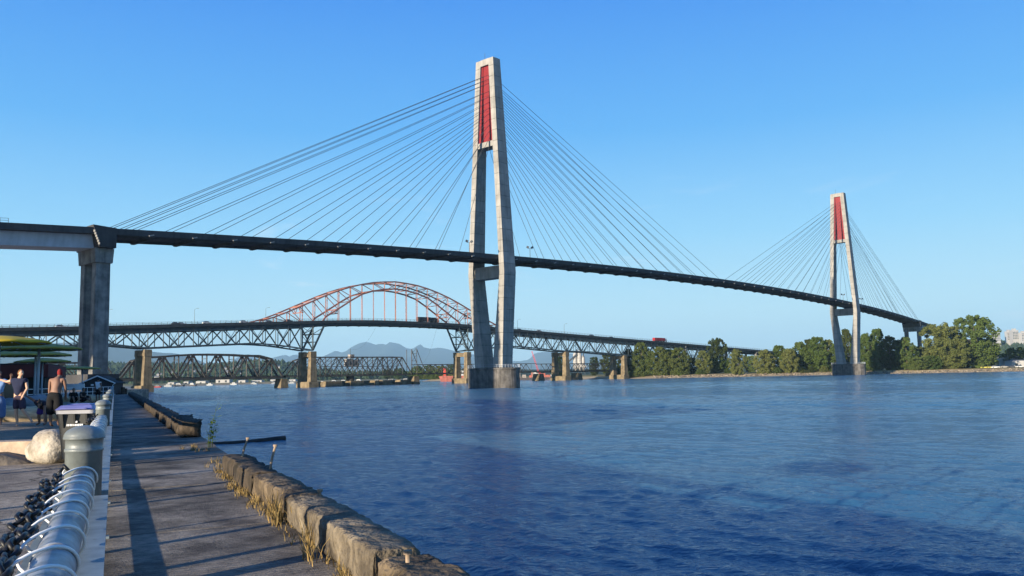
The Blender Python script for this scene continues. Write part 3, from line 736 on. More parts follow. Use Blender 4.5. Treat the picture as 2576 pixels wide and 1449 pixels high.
strip_terrain('river_bank', [(-112, 1500), (-112, 1150), (-104, 950), (-60, 880), (0, 800), (52, 716), (74, 672), (104, 640), (165, 622), (245, 602), (345, 574), (600, 505), (1200, 380)],
              [(-6, -1.5), (0, -.05), (3, .45), (8, .9), (13, 1.9), (24, 2.5), (60, 2.8), (400, 3.2)], BANK, seed=3)
strip_terrain('far_bank', [(-215, 430), (-300, 620), (-400, 850), (-400, 1000), (-335, 1100), (-245, 1180), (-215, 1400), (-170, 2300), (-60, 2450), (300, 2500)],
              [(-6, -1.5), (0, -.05), (3, .5), (9, 1.0), (16, 2.0), (60, 2.6), (700, 4)], BANK, seed=8)

def ridge(name, prof, D, front, back, m, amp, fscale, seed, nx=260, base=0.0, kind='structure'):
    x0, x1 = prof[0][0], prof[-1][0]; rows = 14; v = []; f = []
    for j in range(rows + 1):
        k = j / rows
        for i in range(nx + 1):
            px = x0 + (x1 - x0) * i / nx; py = smooth_tab(prof, px)
            top = at(px, py, D); H = max(top.z, 2)
            if k <= .6:
                q = k / .6; y = D - front * (1 - q); h = H * (q ** 1.25)
            else:
                q = (k - .6) / .4; y = D + back * q; h = H * (1 - q) ** 1.1
            x = top.x * (.35 * y / D + .65)
            nn = mnoise.fractal(V((x * fscale, y * fscale * .7, seed)), 1.0, 2.1, 5)
            h += nn * amp * min(1, h / (amp * 3 + 1)) * (0.35 if abs(k - .6) < .03 else 1)
            v.append(V((x, y, base + h - (1 if j in (0, rows) else 0))))
    n = nx + 1
    for j in range(rows):
        for i in range(nx):
            a = j * n + i; f.append((a, a + 1, a + 1 + n, a + n))
    o = part(name, mesh_of(v, f, m, True)); tag(o, kind=kind); return o
ROCK = mat('mountain_forest', (.045, .065, .05), .95, .35, .002, spec=.05)
HILLM = mat('hill_forest', (.035, .05, .022), .95, .4, .01, spec=.05)
def q5(L): return [((850 + x / 4.293) * .8641, (970 + y / 4.293) * .8641) for x, y in L]
ears = [(-500, 925), (300, 922), (480, 918), (575, 912), (622, 893), (634, 886), (646, 894), (682, 900), (705, 893), (724, 888)] + \
       q5([(0, 275), (60, 252), (180, 290), (300, 292), (420, 285), (540, 215), (580, 203), (640, 225), (740, 180), (800, 140), (870, 110), (910, 90), (1000, 105), (1060, 130), (1130, 118), (1195, 130), (1215, 105), (1260, 98), (1380, 125), (1410, 150), (1470, 175), (1550, 165), (1605, 118), (1660, 165), (1770, 190), (1800, 172), (1900, 175), (2060, 210)]) + \
       [(1200, 890), (1290, 908), (1330, 904), (1344, 889), (1380, 883), (1440, 888), (1480, 884), (1540, 886), (1600, 889), (1800, 893), (2000, 900), (2300, 902), (3100, 905)]
ridge('mountains', ears, 20000, 6500, 3500, ROCK, 100, .0008, 2.0, nx=420)
ridge('mountain_slope', [(-900, 866), (0, 860), (176, 857), (275, 860), (326, 864), (388, 879), (416, 883), (456, 887), (511, 908), (531, 917), (600, 930), (700, 944)], 13000, 4500, 2500, ROCK, 80, .0012, 9.0, nx=200)
hillp = [(-700, 905), (100, 912), (275, 918), (400, 919), (520, 921), (600, 917), (682, 912), (720, 915), (760, 926), (820, 936), (900, 942), (1000, 944), (1250, 936), (1300, 930), (1500, 928), (1800, 930), (2150, 905), (2330, 890), (2400, 880), (2480, 868), (2540, 856), (2600, 850), (2700, 846), (3100, 840)]
ridge('wooded_hill', hillp, 2900, 1200, 700, HILLM, 5, .006, 4.0, nx=220)

# far wood covering the hill: nobody could count these trees
def far_wood():
    r = random.Random(5); v = []; f = []
    for i in range(9000):
        if r.random() < .7: px = r.uniform(240, 1240)
        else: px = r.uniform(2300, 2650)
        q = r.random(); D = 2900 - 1150 * (1 - q)
        top = at(px, smooth_tab(hillp, px), 2900); H = max(top.z, 2); k = max(0, 1 - (2900 - D) / 1200)
        h = H * k ** 1.25; x = top.x * (.35 * D / 2900 + .65) + r.uniform(-12, 12)
        s = r.uniform(5, 10); z = max(h, 1.5) - 2; hh = s * r.uniform(1.3, 2.4)
        b = len(v)
        for a in range(5):
            w = 2 * pi * a / 5 + r.random(); v.append((x + cos(w) * s * r.uniform(.6, 1), D + sin(w) * s, z + hh * r.uniform(.25, .5)))
        v.append((x + r.uniform(-2, 2), D, z + hh)); v.append((x, D, z - 2))
        for a in range(5): f += [(b + a, b + (a + 1) % 5, b + 5), (b + (a + 1) % 5, b + a, b + 6)]
    o = part('far_wood', mesh_of(v, f, mat('far_foliage', (.04, .06, .024), .95, .5, .02, spec=.05))); tag(o, 'dark green wood covering the far hillside', 'wood', kind='stuff')
far_wood()

# ------------------------------------------------------------------ trees
def leaf_mat(name, c, tr=.3):
    m = bpy.data.materials.new(name); m.use_nodes = True; nt = m.node_tree; N = nt.nodes; L = nt.links
    N.remove(N['Principled BSDF']); out = N['Material Output']
    geo = N.new('ShaderNodeNewGeometry'); nz = N.new('ShaderNodeTexNoise'); nz.inputs['Scale'].default_value = .45; nz.inputs['Detail'].default_value = 3; L.new(geo.outputs['Position'], nz.inputs['Vector'])
    oi = N.new('ShaderNodeObjectInfo'); ad = N.new('ShaderNodeMath'); ad.operation = 'MULTIPLY_ADD'; L.new(oi.outputs['Random'], ad.inputs[0]); ad.inputs[1].default_value = .45; L.new(nz.outputs['Fac'], ad.inputs[2])
    rp = N.new('ShaderNodeValToRGB'); e = rp.color_ramp.elements; e[0].position = .4; e[0].color = (c[0] * .62, c[1] * .7, c[2] * .6, 1); e[1].position = .95; e[1].color = (c[0] * 1.35, c[1] * 1.2, c[2] * 1.2, 1)
    L.new(ad.outputs[0], rp.inputs[0])
    d = N.new('ShaderNodeBsdfDiffuse'); t = N.new('ShaderNodeBsdfTranslucent'); mx = N.new('ShaderNodeMixShader'); mx.inputs[0].default_value = tr
    L.new(rp.outputs[0], d.inputs[0]); L.new(rp.outputs[0], t.inputs[0]); L.new(d.outputs[0], mx.inputs[1]); L.new(t.outputs[0], mx.inputs[2]); L.new(mx.outputs[0], out.inputs[0])
    MATS[name] = m; return m
LEAF = [leaf_mat('foliage_green', (.088, .128, .036)), leaf_mat('foliage_olive', (.112, .136, .042)), leaf_mat('foliage_dark', (.045, .062, .018))]  # darkest leaf colour also carries the shade of trees standing in shadow
BARK = mat('bark', (.12, .09, .065), .95, .4, 2, bump=.02)
def crown_mesh(seed, style, nleaf, m, leaf=.030):
    r = random.Random(seed); v = []; f = []; blobs = []
    for i in range(170):
        z = r.uniform(.04, .95)
        if style == 'poplar': env = .46 * (sin(pi * min(1, (z * .93 + .06))) ** .55) * (1.0 if z < .55 else 1 - .45 * (z - .55) / .45)
        elif style == 'round': env = .5 * sqrt(max(.02, 1 - ((z - .53) / .47) ** 2))
        else: env = .46 * sqrt(max(.05, 1 - z * .9)) * (.7 + .6 * r.random())
        a = r.uniform(0, 2 * pi); rr = env * (r.random() ** .45)
        br = r.uniform(.055, .105) * (1.15 - .4 * z)
        blobs.append((V((cos(a) * rr, sin(a) * rr, z)), br))
    per = nleaf // len(blobs)
    for c, br in blobs:
        for i in range(per):
            d = V((r.gauss(0, 1), r.gauss(0, 1), r.gauss(0, 1))).normalized()
            p = c + V((d.x * br, d.y * br, d.z * br * .8)) * (r.random() ** .3)
            n = (d + V((r.gauss(0, .6), r.gauss(0, .6), r.gauss(0, .6) + .3))).normalized(); Q = frame(n); s = leaf * r.uniform(.55, 1.2); b = len(v)
            rot = r.uniform(0, pi)
            for k in range(4):
                w = rot + k * pi / 2; v.append(p + Q @ V((cos(w) * s, sin(w) * s * .7, r.uniform(-.2, .2) * s)))
            f.append((b, b + 1, b + 2, b + 3))
    return mesh_of(v, f, m)
def trunk_mesh(seed):
    r = random.Random(seed); q = MB(); q.tube([(0, 0, -.03), (.01, 0, .25), (0, .01, .55), (.01, 0, .85)], [.03, .024, .016, .005], 7)
    for i in range(9):
        z = r.uniform(.2, .7); a = r.uniform(0, 2 * pi); l = r.uniform(.15, .32)
        q.tube([(0, 0, z), (cos(a) * l * .5, sin(a) * l * .5, z + l * .45), (cos(a) * l, sin(a) * l, z + l * .75)], [.011, .007, .003], 5)
    return q.mesh(BARK)
CROWNS = {}
for st in ('poplar', 'round', 'shrub'):
    for li in range(3):
        for sd in range(2): CROWNS[st, li, sd] = crown_mesh(hash((len(st), li, sd)) % 997, st, 13000 if st != 'shrub' else 3400, LEAF[li], .021 if st != 'shrub' else .04)
TRUNKS = [trunk_mesh(3), trunk_mesh(8)]
SHORE_D = [(900, 1250), (1050, 960), (1150, 905), (1300, 795), (1500, 690), (1580, 655), (1650, 645), (1800, 630), (2137, 608), (2576, 585), (2800, 575)]
def tree(px, wpx, yt, yb, st, li, dd, label, group=None, name='tree', cat='tree', i=[0]):
    # sizes read in pixels of the full photograph
    px, wpx, yt, yb = [k * .8641 for k in (px, wpx, yt, yb)]
    D = lerp_tab(SHORE_D, px) + dd; base = at(px, 945, D); top = at(px, yt, D).z
    gz = 2.3 if dd > 12 else 1.6
    H = (top - gz) * 1.05; W = wpx / FPX * D * (1.2 if st == 'poplar' else 1.0)
    t = thing(name, (base.x, D, gz), label, cat, group, rz=RNG.uniform(0, 6.28))
    S = M.Diagonal((W, W, H, 1)); i[0] += 1
    if st != 'shrub': part('trunk', TRUNKS[i[0] % 2], t, WM[t.name] @ M.Diagonal((H * .8, H * .8, H, 1)))
    part('crown', CROWNS[st, li, i[0] % 2], t, WM[t.name] @ S)
    return t
G1 = 'poplar trees along the far sandy bank'
T = [
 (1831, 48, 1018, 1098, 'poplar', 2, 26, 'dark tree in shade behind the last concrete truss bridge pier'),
 (1869, 60, 999, 1096, 'poplar', 1, 12, 'tall olive tree standing just right of the last concrete truss bridge pier'),
 (1897, 46, 1024, 1096, 'poplar', 0, 14, 'slim green tree filling the gap between two olive poplars near the last concrete pier'),
 (1926, 66, 1011, 1096, 'poplar', 1, 11, 'broad olive poplar in the middle of the clump by the sandy bank'),
 (1952, 54, 1019, 1096, 'poplar', 0, 20, 'green poplar at the back of the clump below the red truck'),
 (1978, 66, 1014, 1095, 'poplar', 1, 12, 'olive poplar at the end of the clump, beside a dark gap'),
 (2016, 52, 1042, 1090, 'poplar', 2, 40, 'low dark tree in the shaded gap between two clumps'),
 (2050, 46, 1022, 1087, 'poplar', 1, 18, 'pointed olive tree standing alone right of the dark gap'),
 (2090, 64, 986, 1076, 'round', 2, 70, 'tall loose grey-green tree rising in front of the truss bridge deck'),
 (2084, 60, 1043, 1080, 'round', 0, 34, 'low green tree beneath the tall loose grey-green tree'),
 (2118, 40, 1048, 1080, 'round', 0, 36, 'small bright green tree on the dry grass slope'),
 (2147, 48, 1017, 1095, 'poplar', 1, 6, 'olive poplar growing forward on the beach below the dry grass'),
 (2189, 48, 1036, 1076, 'round', 0, 60, 'rounded green tree in front of the concrete trestle of the truss bridge'),
 (2228, 58, 1019, 1094, 'poplar', 1, 10, 'single olive poplar right of the dry grass slope'),
 (2272, 62, 1008, 1092, 'poplar', 0, 20, 'green poplar at the left end of the dense wood by the far tower'),
 (2300, 52, 1016, 1090, 'poplar', 1, 12, 'olive poplar at the front of the dense wood, left part'),
 (2332, 62, 998, 1090, 'poplar', 0, 26, 'green poplar within the dense wood left of the far tower'),
 (2362, 66, 990, 1090, 'poplar', 2, 30, 'darker poplar deep in the dense wood left of the far tower'),
 (2385, 76, 984, 1090, 'poplar', 0, 22, 'tallest green poplar of the dense wood left of the far tower'),
 (2414, 56, 991, 1088, 'poplar', 1, 28, 'olive poplar partly hidden by the left leg of the far tower'),
 (2438, 48, 1002, 1088, 'poplar', 0, 22, 'green poplar behind the left leg of the far tower'),
 (2469, 54, 961, 1086, 'poplar', 2, 34, 'tall dark poplar seen between the two legs of the far tower'),
 (2500, 50, 975, 1086, 'poplar', 0, 30, 'green poplar behind the right leg of the far tower'),
 (2528, 62, 974, 1088, 'poplar', 0, 22, 'green poplar just right of the far tower'),
 (2560, 62, 961, 1088, 'poplar', 0, 30, 'tall green poplar with a rounded top right of the far tower'),
 (2545, 44, 1020, 1090, 'round', 0, 10, 'bright green low tree at the foot of the poplars right of the far tower'),
 (2595, 66, 980, 1092, 'poplar', 2, 26, 'black shaded tree with leaves coloured dark for the shadow of the far tower'),
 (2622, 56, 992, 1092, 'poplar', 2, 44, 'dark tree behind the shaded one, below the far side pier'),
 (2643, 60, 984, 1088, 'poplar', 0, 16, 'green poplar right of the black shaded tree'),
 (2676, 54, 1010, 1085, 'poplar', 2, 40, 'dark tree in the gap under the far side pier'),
 (2700, 76, 1012, 1080, 'round', 0, 48, 'rounded green tree below the bridge end'),
 (2674, 62, 1040, 1090, 'round', 0, 8, 'low bright green tree on the bank below the far side pier'),
 (2716, 60, 1036, 1088, 'round', 0, 12, 'low bright green tree at the foot of the big poplar'),
 (2748, 128, 944, 1078, 'round', 1, 22, 'very large rounded olive poplar under the end of the bridge'),
 (2800, 70, 980, 1080, 'poplar', 2, 44, 'dark tree in the gap between the two largest poplars'),
 (2846, 132, 922, 1072, 'round', 0, 28, 'largest and tallest rounded green poplar on the far bank'),
 (2780, 90, 990, 1082, 'round', 1, 14, 'olive tree filling the foot of the largest poplars'),
 (2876, 80, 985, 1070, 'round', 0, 40, 'green tree at the right foot of the largest poplar'),
 (2962, 70, 1012, 1062, 'round', 0, 110, 'rounded green tree beside the white sheds'),
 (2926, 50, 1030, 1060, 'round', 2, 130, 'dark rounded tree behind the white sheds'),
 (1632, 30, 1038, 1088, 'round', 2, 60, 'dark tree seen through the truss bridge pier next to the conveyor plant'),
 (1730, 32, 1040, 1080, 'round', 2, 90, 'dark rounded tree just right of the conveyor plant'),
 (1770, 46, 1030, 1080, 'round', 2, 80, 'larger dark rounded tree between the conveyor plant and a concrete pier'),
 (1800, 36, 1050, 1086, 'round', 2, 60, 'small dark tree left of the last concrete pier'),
 (1215, 40, 1066, 1100, 'round', 0, 40, 'low green tree on the far point behind the gantry'),
 (1250, 44, 1064, 1100, 'round', 0, 50, 'low rounded green tree behind the small railway trusses, nearest the gantry'),
 (1285, 46, 1066, 1100, 'round', 1, 45, 'low olive tree behind the small railway trusses'),
 (1320, 44, 1062, 1100, 'round', 0, 55, 'green tree behind the small railway trusses beside the red barge'),
 (1160, 34, 1072, 1098, 'round', 0, 90, 'small green tree beyond the end of the swing span'),
 (1130, 40, 1076, 1098, 'round', 2, 120, 'small dark tree behind the swing span'),
]
for a in T: tree(*a[:7], a[7], G1)
SH = 'shrubs along the foot of the far bank'
for i in range(46):
    px = RNG.uniform(1800, 2760); 
    if 2070 < px < 2240: continue
    h = RNG.uniform(10, 26)
    tree(px, RNG.uniform(22, 42), 1092 - h - (px - 2200) * .006, 1092, 'shrub', RNG.choice((0, 0, 1, 2)), RNG.uniform(9, 16), 'low leafy shrub at the foot of the trees on the far bank', SH, 'shrub', 'shrub')
for i in range(22):
    px = RNG.uniform(1195, 1345)
    tree(px, RNG.uniform(18, 34), 1080 + RNG.uniform(-4, 8), 1100, 'shrub', RNG.choice((0, 0, 1)), RNG.uniform(10, 26), 'low leafy shrub on the point behind the small railway trusses', 'shrubs on the far point', 'shrub', 'shrub')

def bank_debris():
    r = random.Random(14); v = []; f = []
    line = [(104, 640), (165, 622), (245, 602), (345, 574), (420, 552)]
    for i in range(900):
        k = r.random() * 3.999; j = int(k); k -= j; a, b = V((*line[j], 0)), V((*line[j + 1], 0)); t = (b - a).normalized(); nn = V((-t.y, t.x, 0))
        d = r.uniform(.5, 12); p = a.lerp(b, k) + nn * d; z = .1 + d * .14
        s_ = V((r.uniform(.3, 1.0), r.uniform(.3, .8), r.uniform(.2, .6))); bb = len(v); w = r.uniform(0, 3)
        if r.random() < .25: s_ = V((r.uniform(2, 5), .22, .2))
        for x, y, zz in ((-1, -1, -1), (1, -.8, -1), (.9, 1, -1), (-.8, .9, -1), (-.7, -.6, 1), (.6, -.7, .8), (.7, .6, 1), (-.6, .7, .7)):
            x, y = x * s_.x * r.uniform(.8, 1.1), y * s_.y; v.append((p.x + x * cos(w) - y * sin(w), p.y + x * sin(w) + y * cos(w), z + zz * s_.z))
        f += [tuple(bb + q_ for q_ in fc) for fc in BOXF]
    o = part('bank_debris', mesh_of(v, f, mat('debris', (.22, .18, .13), .95, .6, .4, col2=(.06, .05, .04)))); tag(o, 'rocks and washed-up timber strewn along the far bank', 'rocks', kind='stuff')
bank_debris()

# ------------------------------------------------------------------ quay and promenade
def slab_mat(name, c1, c2, dark, ribs=0., cracks=0., sc=1.2):
    m = bpy.data.materials.new(name); m.use_nodes = True; nt = m.node_tree; N = nt.nodes; L = nt.links; b = N['Principled BSDF']
    b.inputs['Roughness'].default_value = .9; b.inputs['Specular IOR Level'].default_value = .25
    geo = N.new('ShaderNodeNewGeometry'); mp = N.new('ShaderNodeMapping'); mp.inputs['Rotation'].default_value = (0, 0, FZ); L.new(geo.outputs['Position'], mp.inputs[0])
    def nz(scale, det=6, r=.65, st=None):
        src = mp.outputs[0]
        if st: q = N.new('ShaderNodeMapping'); q.inputs['Scale'].default_value = st; L.new(src, q.inputs[0]); src = q.outputs[0]
        t = N.new('ShaderNodeTexNoise'); t.inputs['Scale'].default_value = scale; t.inputs['Detail'].default_value = det; t.inputs['Roughness'].default_value = r; L.new(src, t.inputs['Vector']); return t.outputs['Fac']
    def ramp(x, stops):
        rp = N.new('ShaderNodeValToRGB'); e = rp.color_ramp.elements; e[0].position, e[0].color = stops[0][0], (*stops[0][1], 1); e[1].position, e[1].color = stops[-1][0], (*stops[-1][1], 1)
        for p, c in stops[1:-1]: q = rp.color_ramp.elements.new(p); q.color = (*c, 1)
        L.new(x, rp.inputs[0]); return rp.outputs[0]
    def mul(a, bb, f=1.):
        q = N.new('ShaderNodeMixRGB'); q.blend_type = 'MULTIPLY'; q.inputs[0].default_value = f; L.new(a, q.inputs[1]); L.new(bb, q.inputs[2]); return q.outputs[0]
    base = ramp(nz(sc), [(.36, c2), (.5, c1), (.62, tuple(x * 1.35 for x in c1))])
    base = mul(base, ramp(nz(9, 4), [(.3, (.62,) * 3), (.62, (1.1,) * 3)]))
    base = mul(base, ramp(nz(.35, 4), [(.38, dark), (.6, (1, 1, 1))]))
    hgt = nz(30, 5, .7)
    if ribs:
        w = N.new('ShaderNodeTexWave'); w.wave_type = 'BANDS'; w.bands_direction = 'Y'; w.inputs['Scale'].default_value = 4.2; w.inputs['Distortion'].default_value = 1.6; w.inputs['Detail'].default_value = 3; w.inputs['Detail Scale'].default_value = 2.5
        L.new(mp.outputs[0], w.inputs['Vector']); 
        base = mul(base, ramp(w.outputs['Fac'], [(.1, (.62,) * 3), (.6, (1.08,) * 3)]), ribs)
        ad = N.new('ShaderNodeMath'); ad.operation = 'MULTIPLY_ADD'; L.new(w.outputs['Fac'], ad.inputs[0]); ad.inputs[1].default_value = .35; L.new(hgt, ad.inputs[2]); hgt = ad.outputs[0]
    if cracks:
        vo = N.new('ShaderNodeTexVoronoi'); vo.feature = 'DISTANCE_TO_EDGE'; vo.inputs['Scale'].default_value = .33
        nn = N.new('ShaderNodeTexNoise'); nn.inputs['Scale'].default_value = 2.2; nn.inputs['Detail'].default_value = 6; L.new(mp.outputs[0], nn.inputs['Vector'])
        ad = N.new('ShaderNodeMixRGB'); ad.blend_type = 'ADD'; ad.inputs[0].default_value = .5; L.new(mp.outputs[0], ad.inputs[1]); L.new(nn.outputs['Color'], ad.inputs[2]); L.new(ad.outputs[0], vo.inputs['Vector'])
        base = mul(base, ramp(vo.outputs['Distance'], [(.002, (.12,) * 3), (.011, (1, 1, 1))]), cracks)
    L.new(base, b.inputs['Base Color'])
    bp = N.new('ShaderNodeBump'); bp.inputs['Distance'].default_value = .02; bp.inputs['Strength'].default_value = 1.0; L.new(hgt, bp.inputs['Height']); L.new(bp.outputs[0], b.inputs['Normal'])
    MATS[name] = m; return m
PROM = slab_mat('promenade_concrete', (.34, .29, .23), (.24, .20, .16), (.6, .6, .62), cracks=.9)
QDECK = slab_mat('quay_concrete', (.27, .235, .19), (.11, .095, .08), (.45, .45, .45), ribs=.25)
SAND = mat('sand', (.21, .17, .12), .95, .4, 2.5, bump=.05, bscale=3)
QEDGE = 2.05
# promenade sheet: everything left of the fence
P = [LF(-45, -.32, GZ), LF(121, -.32, GZ), V((-88, 168, GZ)), V((-86, 200, GZ)), V((-108, 240, GZ)), V((-150, 320, GZ)), V((-212, 445, GZ)), V((-420, 470, GZ)), V((-330, 100, GZ)), V((-200, -45, GZ))]
q = MB(); n = len(P); q.v = P + [V((p.x, p.y, -4)) for p in P]; q.f = [tuple(reversed(range(n)))]
q.f = [tuple(range(n))[::-1]] + [(i, (i + 1) % n, n + (i + 1) % n, n + i) for i in range(n)]
o = part('promenade', q.mesh(PROM)); tag(o, kind='structure')
# quay deck beside the water, cast in bays with open joints
q = MB(); q.hexa([LF(-45, -.318, -4), LF(-45, QEDGE - .02, -4), LF(120.9, QEDGE - .02, -4), LF(120.9, -.318, -4)], [LF(-45, -.318, GZ - .05), LF(-45, QEDGE - .02, GZ - .05), LF(120.9, QEDGE - .02, GZ - .05), LF(120.9, -.318, GZ - .05)])
qd = part('quay_deck', q.mesh(QDECK)); tag(qd, kind='structure')
l = -6.0; RQ = random.Random(4)
while l < 120:
    L_ = 3.7 if l < 40 else 8
    dz = RQ.uniform(-.004, .004); q = MB()
    e1, e2 = QEDGE + RQ.uniform(-.05, .03), QEDGE + RQ.uniform(-.05, .03)
    q.hexa([LF(l + .012, -.31, GZ - .3), LF(l + .012, e1, GZ - .3), LF(l + L_ - .012, e2, GZ - .3), LF(l + L_ - .012, -.31, GZ - .3)], [LF(l + .012, -.31, GZ + dz), LF(l + .012, e1, GZ + dz), LF(l + L_ - .012, e2, GZ + dz), LF(l + L_ - .012, -.31, GZ + dz)])
    part('deck_slab', q.mesh(QDECK), qd); l += L_
# sand terrace behind a low concrete kerb
kc = onz(40, 1160, GZ)
def sand_patch():
    r = random.Random(3); nx, ny = 60, 60; v = []; f = []
    for j in range(ny + 1):
        for i in range(nx + 1):
            l = 17.6 + 62 * (j / ny) ** 1.5; o = -1.3 - 40 * (i / nx) ** 1.3
            if j == 0: l = 17.6
            p = LF(l, o, 0); e = min(1, i / 2, j / 1.0 if j else 0, (ny - j) / 3)
            z = GZ - .02 + .2 * max(0, e) + mnoise.noise(V((p.x * .8, p.y * .8, 1))) * .05 * max(0, e)
            v.append((p.x, p.y, z))
    for j in range(ny):
        for i in range(nx): a = j * (nx + 1) + i; f.append((a, a + nx + 1, a + nx + 2, a + 1))
    o = part('sand_beach', mesh_of(v, f, SAND, True)); tag(o, kind='structure')
sand_patch()
KERBC = mat('kerb_concrete', (.50, .38, .27), .9, .3, 3, bump=.01)
q = MB()
pa, pb = onz(105, 1158, GZ), onz(-420, 1172, GZ)
dr = (pb - pa).normalized(); bk = V((dr.y, -dr.x, 0))
if bk.y < 0: bk = -bk
L0 = (pb - pa).length
for i in range(4):
    a = pa + dr * (L0 * i / 4 + .01); b = pa + dr * (L0 * (i + 1) / 4 - .01)
    qq = MB(); c = [a, b, b + bk * .5, a + bk * .5]
    qq.hexa([p + V((0, 0, -.1)) for p in c], [p + V((0, 0, .36)) for p in c]); 
    if i == 0: kerb = thing('concrete_kerb', pa, 'low tan concrete kerb holding back the sand beside the pale boulder', 'kerb')
    ob = wmb('kerb_block', kerb, qq, KERBC)
# driftwood log behind the people
DRIFT = mat('driftwood', (.52, .40, .25), .9, .35, 4, bump=.02, stretch=(.5, 3, 3))
def log_mesh(L_, r0, r1, m, seed, n=12, seg=14):
    q = MB(); r = random.Random(seed); pts = []; rr = []
    for i in range(seg + 1):
        k = i / seg; pts.append((L_ * k, .03 * L_ * .3 * sin(k * 3 + seed), .04 * sin(k * 5 + seed))); rr.append((r0 + (r1 - r0) * k) * r.uniform(.94, 1.06))
    q.tube(pts, rr, n); return q.mesh(m, True)
def add_log(p, L_, r0, r1, rz, label, m=DRIFT, seed=1, cat='log', name='driftwood_log'):
    o = part(name, log_mesh(L_, r0, r1, m, seed), None, M.Translation(V(p)) @ M.Rotation(rz, 4, 'Z')); return tag(o, label, cat)
p = at(-60, 1050, 29.5); add_log((p.x, p.y, 3.42), 2.9, .27, .33, rad(3), 'pale thick driftwood log lying on the sand behind the two men')
p = at(140, 1000, 62); add_log((p.x, p.y, 3.35), 3.0, .22, .26, rad(-12), 'grey driftwood log beside the seated group on the beach', seed=3)
p = at(214, 1000, 60); add_log((p.x, p.y, 3.3), 1.5, .22, .28, rad(20), 'short pale driftwood log behind the person in the white vest', seed=5)
FLOATM = mat('wet_log', (.03, .026, .022), .6, .3, 3)
a = onz(522, 1118, .05); b = onz(716, 1104, .05)
o = part('floating_log', log_mesh((b - a).length, .14, .2, FLOATM, 9), None, M.Translation(a) @ M.Rotation(atan2(b.y - a.y, b.x - a.x), 4, 'Z')); tag(o, 'long black log floating in the river off the quay edge', 'log')

# boulders
STONE = mat('boulder_stone', (.40, .36, .30), .9, .5, 3.2, bump=.03, bscale=14, col2=(.22, .185, .14), detail=8)
STONE_G = mat('grey_stone', (.22, .24, .26), .9, .3, 2)
def boulder(p, s, label, m, seed, rz=0, group=None):
    bm = bmesh.new(); bmesh.ops.create_icosphere(bm, subdivisions=4, radius=1)
    for v in bm.verts:
        d = v.co.normalized(); k = 1 + mnoise.noise(d * 1.3 + V((seed, 0, 0))) * .22 + mnoise.noise(d * 4 + V((0, seed, 0))) * .03
        v.co = V((d.x * s[0] * k, d.y * s[1] * k, max(d.z * k, -.75) * s[2]))
    o = part('boulder', bm_mesh(bm, m, True), None, M.Translation(V(p)) @ M.Rotation(rz, 4, 'Z')); return tag(o, label, 'boulder', group)
p = at(132, 1128, 15.6); boulder((p.x, p.y, GZ + .27), (.43, .40, .36), 'big smooth pale boulder beside the wheeled bin', STONE, 2)
p = at(88, 1030, 45); boulder((p.x, p.y, 3.4), (.9, .7, .5), 'grey boulder on the shaded sand behind the driftwood', STONE_G, 5)
p = at(20, 1036, 44); boulder((p.x, p.y, 3.35), (.8, .6, .4), 'low grey boulder on the shaded sand left of the umbrella pole', STONE_G, 7)

# ------------------------------------------------------------------ railing of pipe, posts and shelf
PAINT = mat('grey_green_paint', (.20, .225, .22), .45, .35, 5, chips=.8, spec=.5, bump=.001, bscale=60)
GALV = mat('galvanised_pipe', (.31, .33, .35), .45, .55, 9, chips=.6, metal=.1, spec=.5, stretch=(1, 1, 1))
PALE = mat('pale_blue_paint', (.21, .265, .30), .5, .3, 5, chips=.8, spec=.4)
WHITEW = mat('white_coated_wire', (.75, .75, .72), .35, .06, 8, spec=.5)
OC = -.17
RL = thing('quay_railing', LF(6.26, OC, GZ), 'grey steel railing with domed posts and a spiral of white wire round its pipe', 'railing')
PL = [-3.6, 6.26, 16.2, 26.1, 36, 46, 56, 66, 76, 86, 96, 106, 116]
prof = [(.110, 0), (.110, .965), (.116, .967), (.116, .983), (.111, .988), (.111, 1.045), (.125, 1.048), (.125, 1.060)]
dome = [(.125, 1.060)] + [(.123 * cos(a * pi / 20), 1.062 + .072 * sin(a * pi / 20)) for a in range(0, 11)]
pm = MB().lathe(prof, 28).mesh(PAINT); dm = MB().lathe(dome[:-1] + [(.002, 1.134)], 28).mesh(PAINT, True)
for me in (pm,):
    me.polygons.foreach_set('use_smooth', [abs(p.normal.z) < .5 and len(p.vertices) == 4 for p in me.polygons])
for l in PL:
    Mx = M.Translation(LF(l, OC, GZ)); po = part('post', pm, RL, Mx); part('dome_cap', dm, po, Mx)
